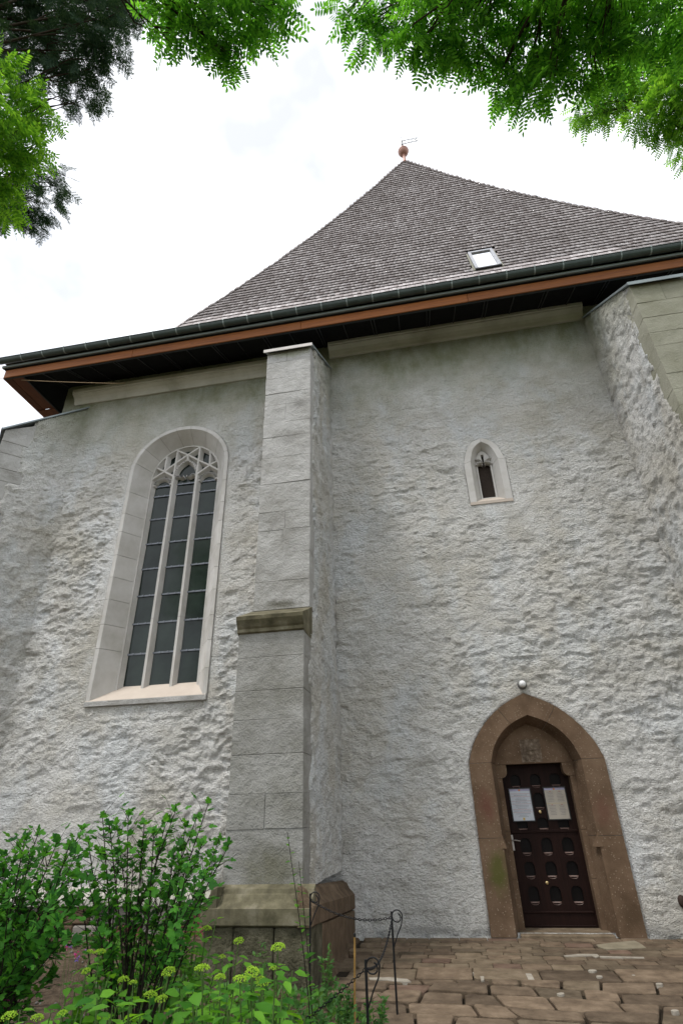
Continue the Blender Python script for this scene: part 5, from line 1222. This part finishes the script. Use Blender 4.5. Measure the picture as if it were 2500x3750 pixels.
# low ground cover
n = 9000; gx = rng.uniform(-7.5, -.6, n); gy_ = rng.uniform(-6.9, -.5, n); dn = fbm(gx*.8, gy_*.8, 91, 3)+np.where(gy_ < -4.6, .55, -.12); ok = (gx < bound(gy_)-.06) & (dn > .0) & ~((gx > -2.85) & (gx < -1.5) & (gy_ > -2.75)); gx, gy_ = gx[ok], gy_[ok]; n = len(gx)
cen = np.stack([gx, gy_, [bed_z(a, b) for a, b in zip(gx, gy_)]], -1); d = rng.normal(size=(n,3)); d[:,2] = np.abs(d[:,2])+.35
V, F = batch(leaf_shape(.45), leafT_F, cen, frames(d, rng.normal(0,.5,(n,3))+np.array([0,-.2,1])), rng.uniform(.04,.13,n))
tag(link('ground_cover', np_mesh('ground_cover', V, F), M['weed_leaf']), 'low green leaves covering the garden soil', 'ground cover', kind='stuff')
def flower_plant(label, pts, Yc, mat, group):
    P = [on_y(*p, Yc) for p in pts]; b = np.array([np.mean([p[0] for p in P]), Yc, 0.0]); b[2] = bed_z(b[0], b[1]); root = empty('flower', tuple(b)); tag(root, label, 'flower', group)
    st = MB(); cen = []
    for p in P:
        t = p-b; t[2] = max(t[2], .06); st.tube([(t[0]*.5,t[1]*.5,-.02), tuple(t)], [.002,.0015], 4, False); cen += [t+rng.normal(0,.010,3) for _ in range(9)]
    st.build('stem', M['stem_green'], root)
    for q in range(len(P)):
        V, F = batch(leaf_shape(.8), leafT_F, np.array(cen[q*9:q*9+9]), frames(rng.normal(size=(9,3)), rng.normal(size=(9,3))), rng.uniform(.014,.024,9)); tag(link('petals', np_mesh('petals', V, F), M[mat], root), kind='stuff')
flower_plant('violet flowers on thin stems between the two shrubs', [W_(430,1070),W_(550,1105),W_(500,1150),W_(455,1075)], -3.2, 'violet_petal', 'small flowers')
flower_plant('pink flowers low between the two shrubs', [W_(485,1130),W_(425,1080)], -3.25, 'pink_petal', 'small flowers')
flower_plant('single pink flower under the left shrub', [W_(50,1430)], -5.2, 'pink_petal', 'small flowers')
p = on_y(*W_(370,1480), -5.9); o = np_mesh('yellow_leaf', leaf_shape(.75), leafT_F, True)
yl = link('fallen_leaf', o, M['yellow_leaf']); yl.matrix_basis = mat_from((.3,.1,.9), (.2,-1,.1), (p[0],p[1],bed_z(p[0],p[1])), .11); tag(yl, 'pale yellow leaf at the bottom left among the green', 'leaf')

# ================================================================== iron posts, chains and cane
def post(label, x, y, top):
    z0 = -.06; root = empty('iron_post', (x, y, 0)); tag(root, label, 'post', 'iron chain posts')
    mb = MB(); mb.tube([(0,0,z0),(0,0,top)], .0095, 6); mb.build('shaft', M['iron'], root)
    r = .047; cx, cz = .05, top-.035
    pts = [(.006,0,top-.26)] + [(.045,0,top-.17),(.085,0,top-.10)] + [(cx+r*math.cos(a), 0, cz+r*math.sin(a)) for a in np.linspace(-.3, 4.2, 16)] + [(cx+.032*math.cos(a), 0, cz-.012+.032*math.sin(a)) for a in np.linspace(4.5, 7.6, 8)]
    mb = MB(); mb.tube(pts, .0058, 6); mb.build('scroll', M['iron'], root)
    return np.array([x, y, top])
t3 = post('iron scroll post standing alone on the paving', -.69, -3.22, .72)
t2 = post('nearest iron scroll post among the weeds at the bottom edge', -.735, -4.62, .635)
t1 = post('farthest iron scroll post beside the buttress plinth', -1.535, -2.93, .83)
def chain(label, a, b, sag):
    L = np.linalg.norm(b-a)+sag*sag*2.2; n = int(L/.027); mb = MB()
    P = [a+(b-a)*t-np.array([0,0,sag*4*t*(1-t)]) for t in np.linspace(0,1,n+1)]
    for i in range(n):
        c = (P[i]+P[i+1])/2; d = P[i+1]-P[i]; d /= np.linalg.norm(d); s = np.cross(d, (0,0,1)); s /= np.linalg.norm(s); u = np.cross(s, d)
        w = s if i % 2 else u; ring = [c+d*.0175*math.cos(q)+w*.0085*math.sin(q) for q in np.linspace(0, 2*math.pi, 9)]
        mb.tube(ring, .0034, 4, False)
    tag(mb.build('chain', M['iron']), label, 'chain', 'iron chains between the posts')
chain('iron chain sagging from the plinth post to the post on the paving', t1+np.array([.0,0,-.05]), t3+np.array([0,0,-.045]), .075)
chain('iron chain from the paving post down to the nearest post', t3+np.array([0,0,-.06]), t2+np.array([.01,0,-.05]), .10)
e4 = np.array([-1.62,-4.30,0.0]); e4[2] = bed_z(e4[0], e4[1])+.03
chain('iron chain trailing from the nearest post into the weeds', t2+np.array([0,0,-.05]), e4, .03)
cb = np.array([-.94,-3.98,0.0]); cb[2] = bed_z(cb[0], cb[1]); ct = on_y(1298, 3420, -3.98)
root = empty('bamboo_cane', tuple(cb)); tag(root, 'thin upright bamboo cane behind the nearest iron post', 'cane')
tt = ct-cb; mb = MB(); mb.tube([(0,0,-.05), tuple(tt*.5), tuple(tt)], .0085, 7); mb.build('shaft', M['cane'], root)
mb = MB(); [mb.lathe([(.0088,-.004),(.0105,0),(.0088,.004)], tuple(tt*f), 8) for f in (.28,.55,.8)]; mb.build('node_ring', M['cane'], root)
mb = MB(); mb.lathe([(.0095,-.02),(.0105,0),(.006,.006)], tuple(tt), 8); mb.build('tip', M['iron'], root)
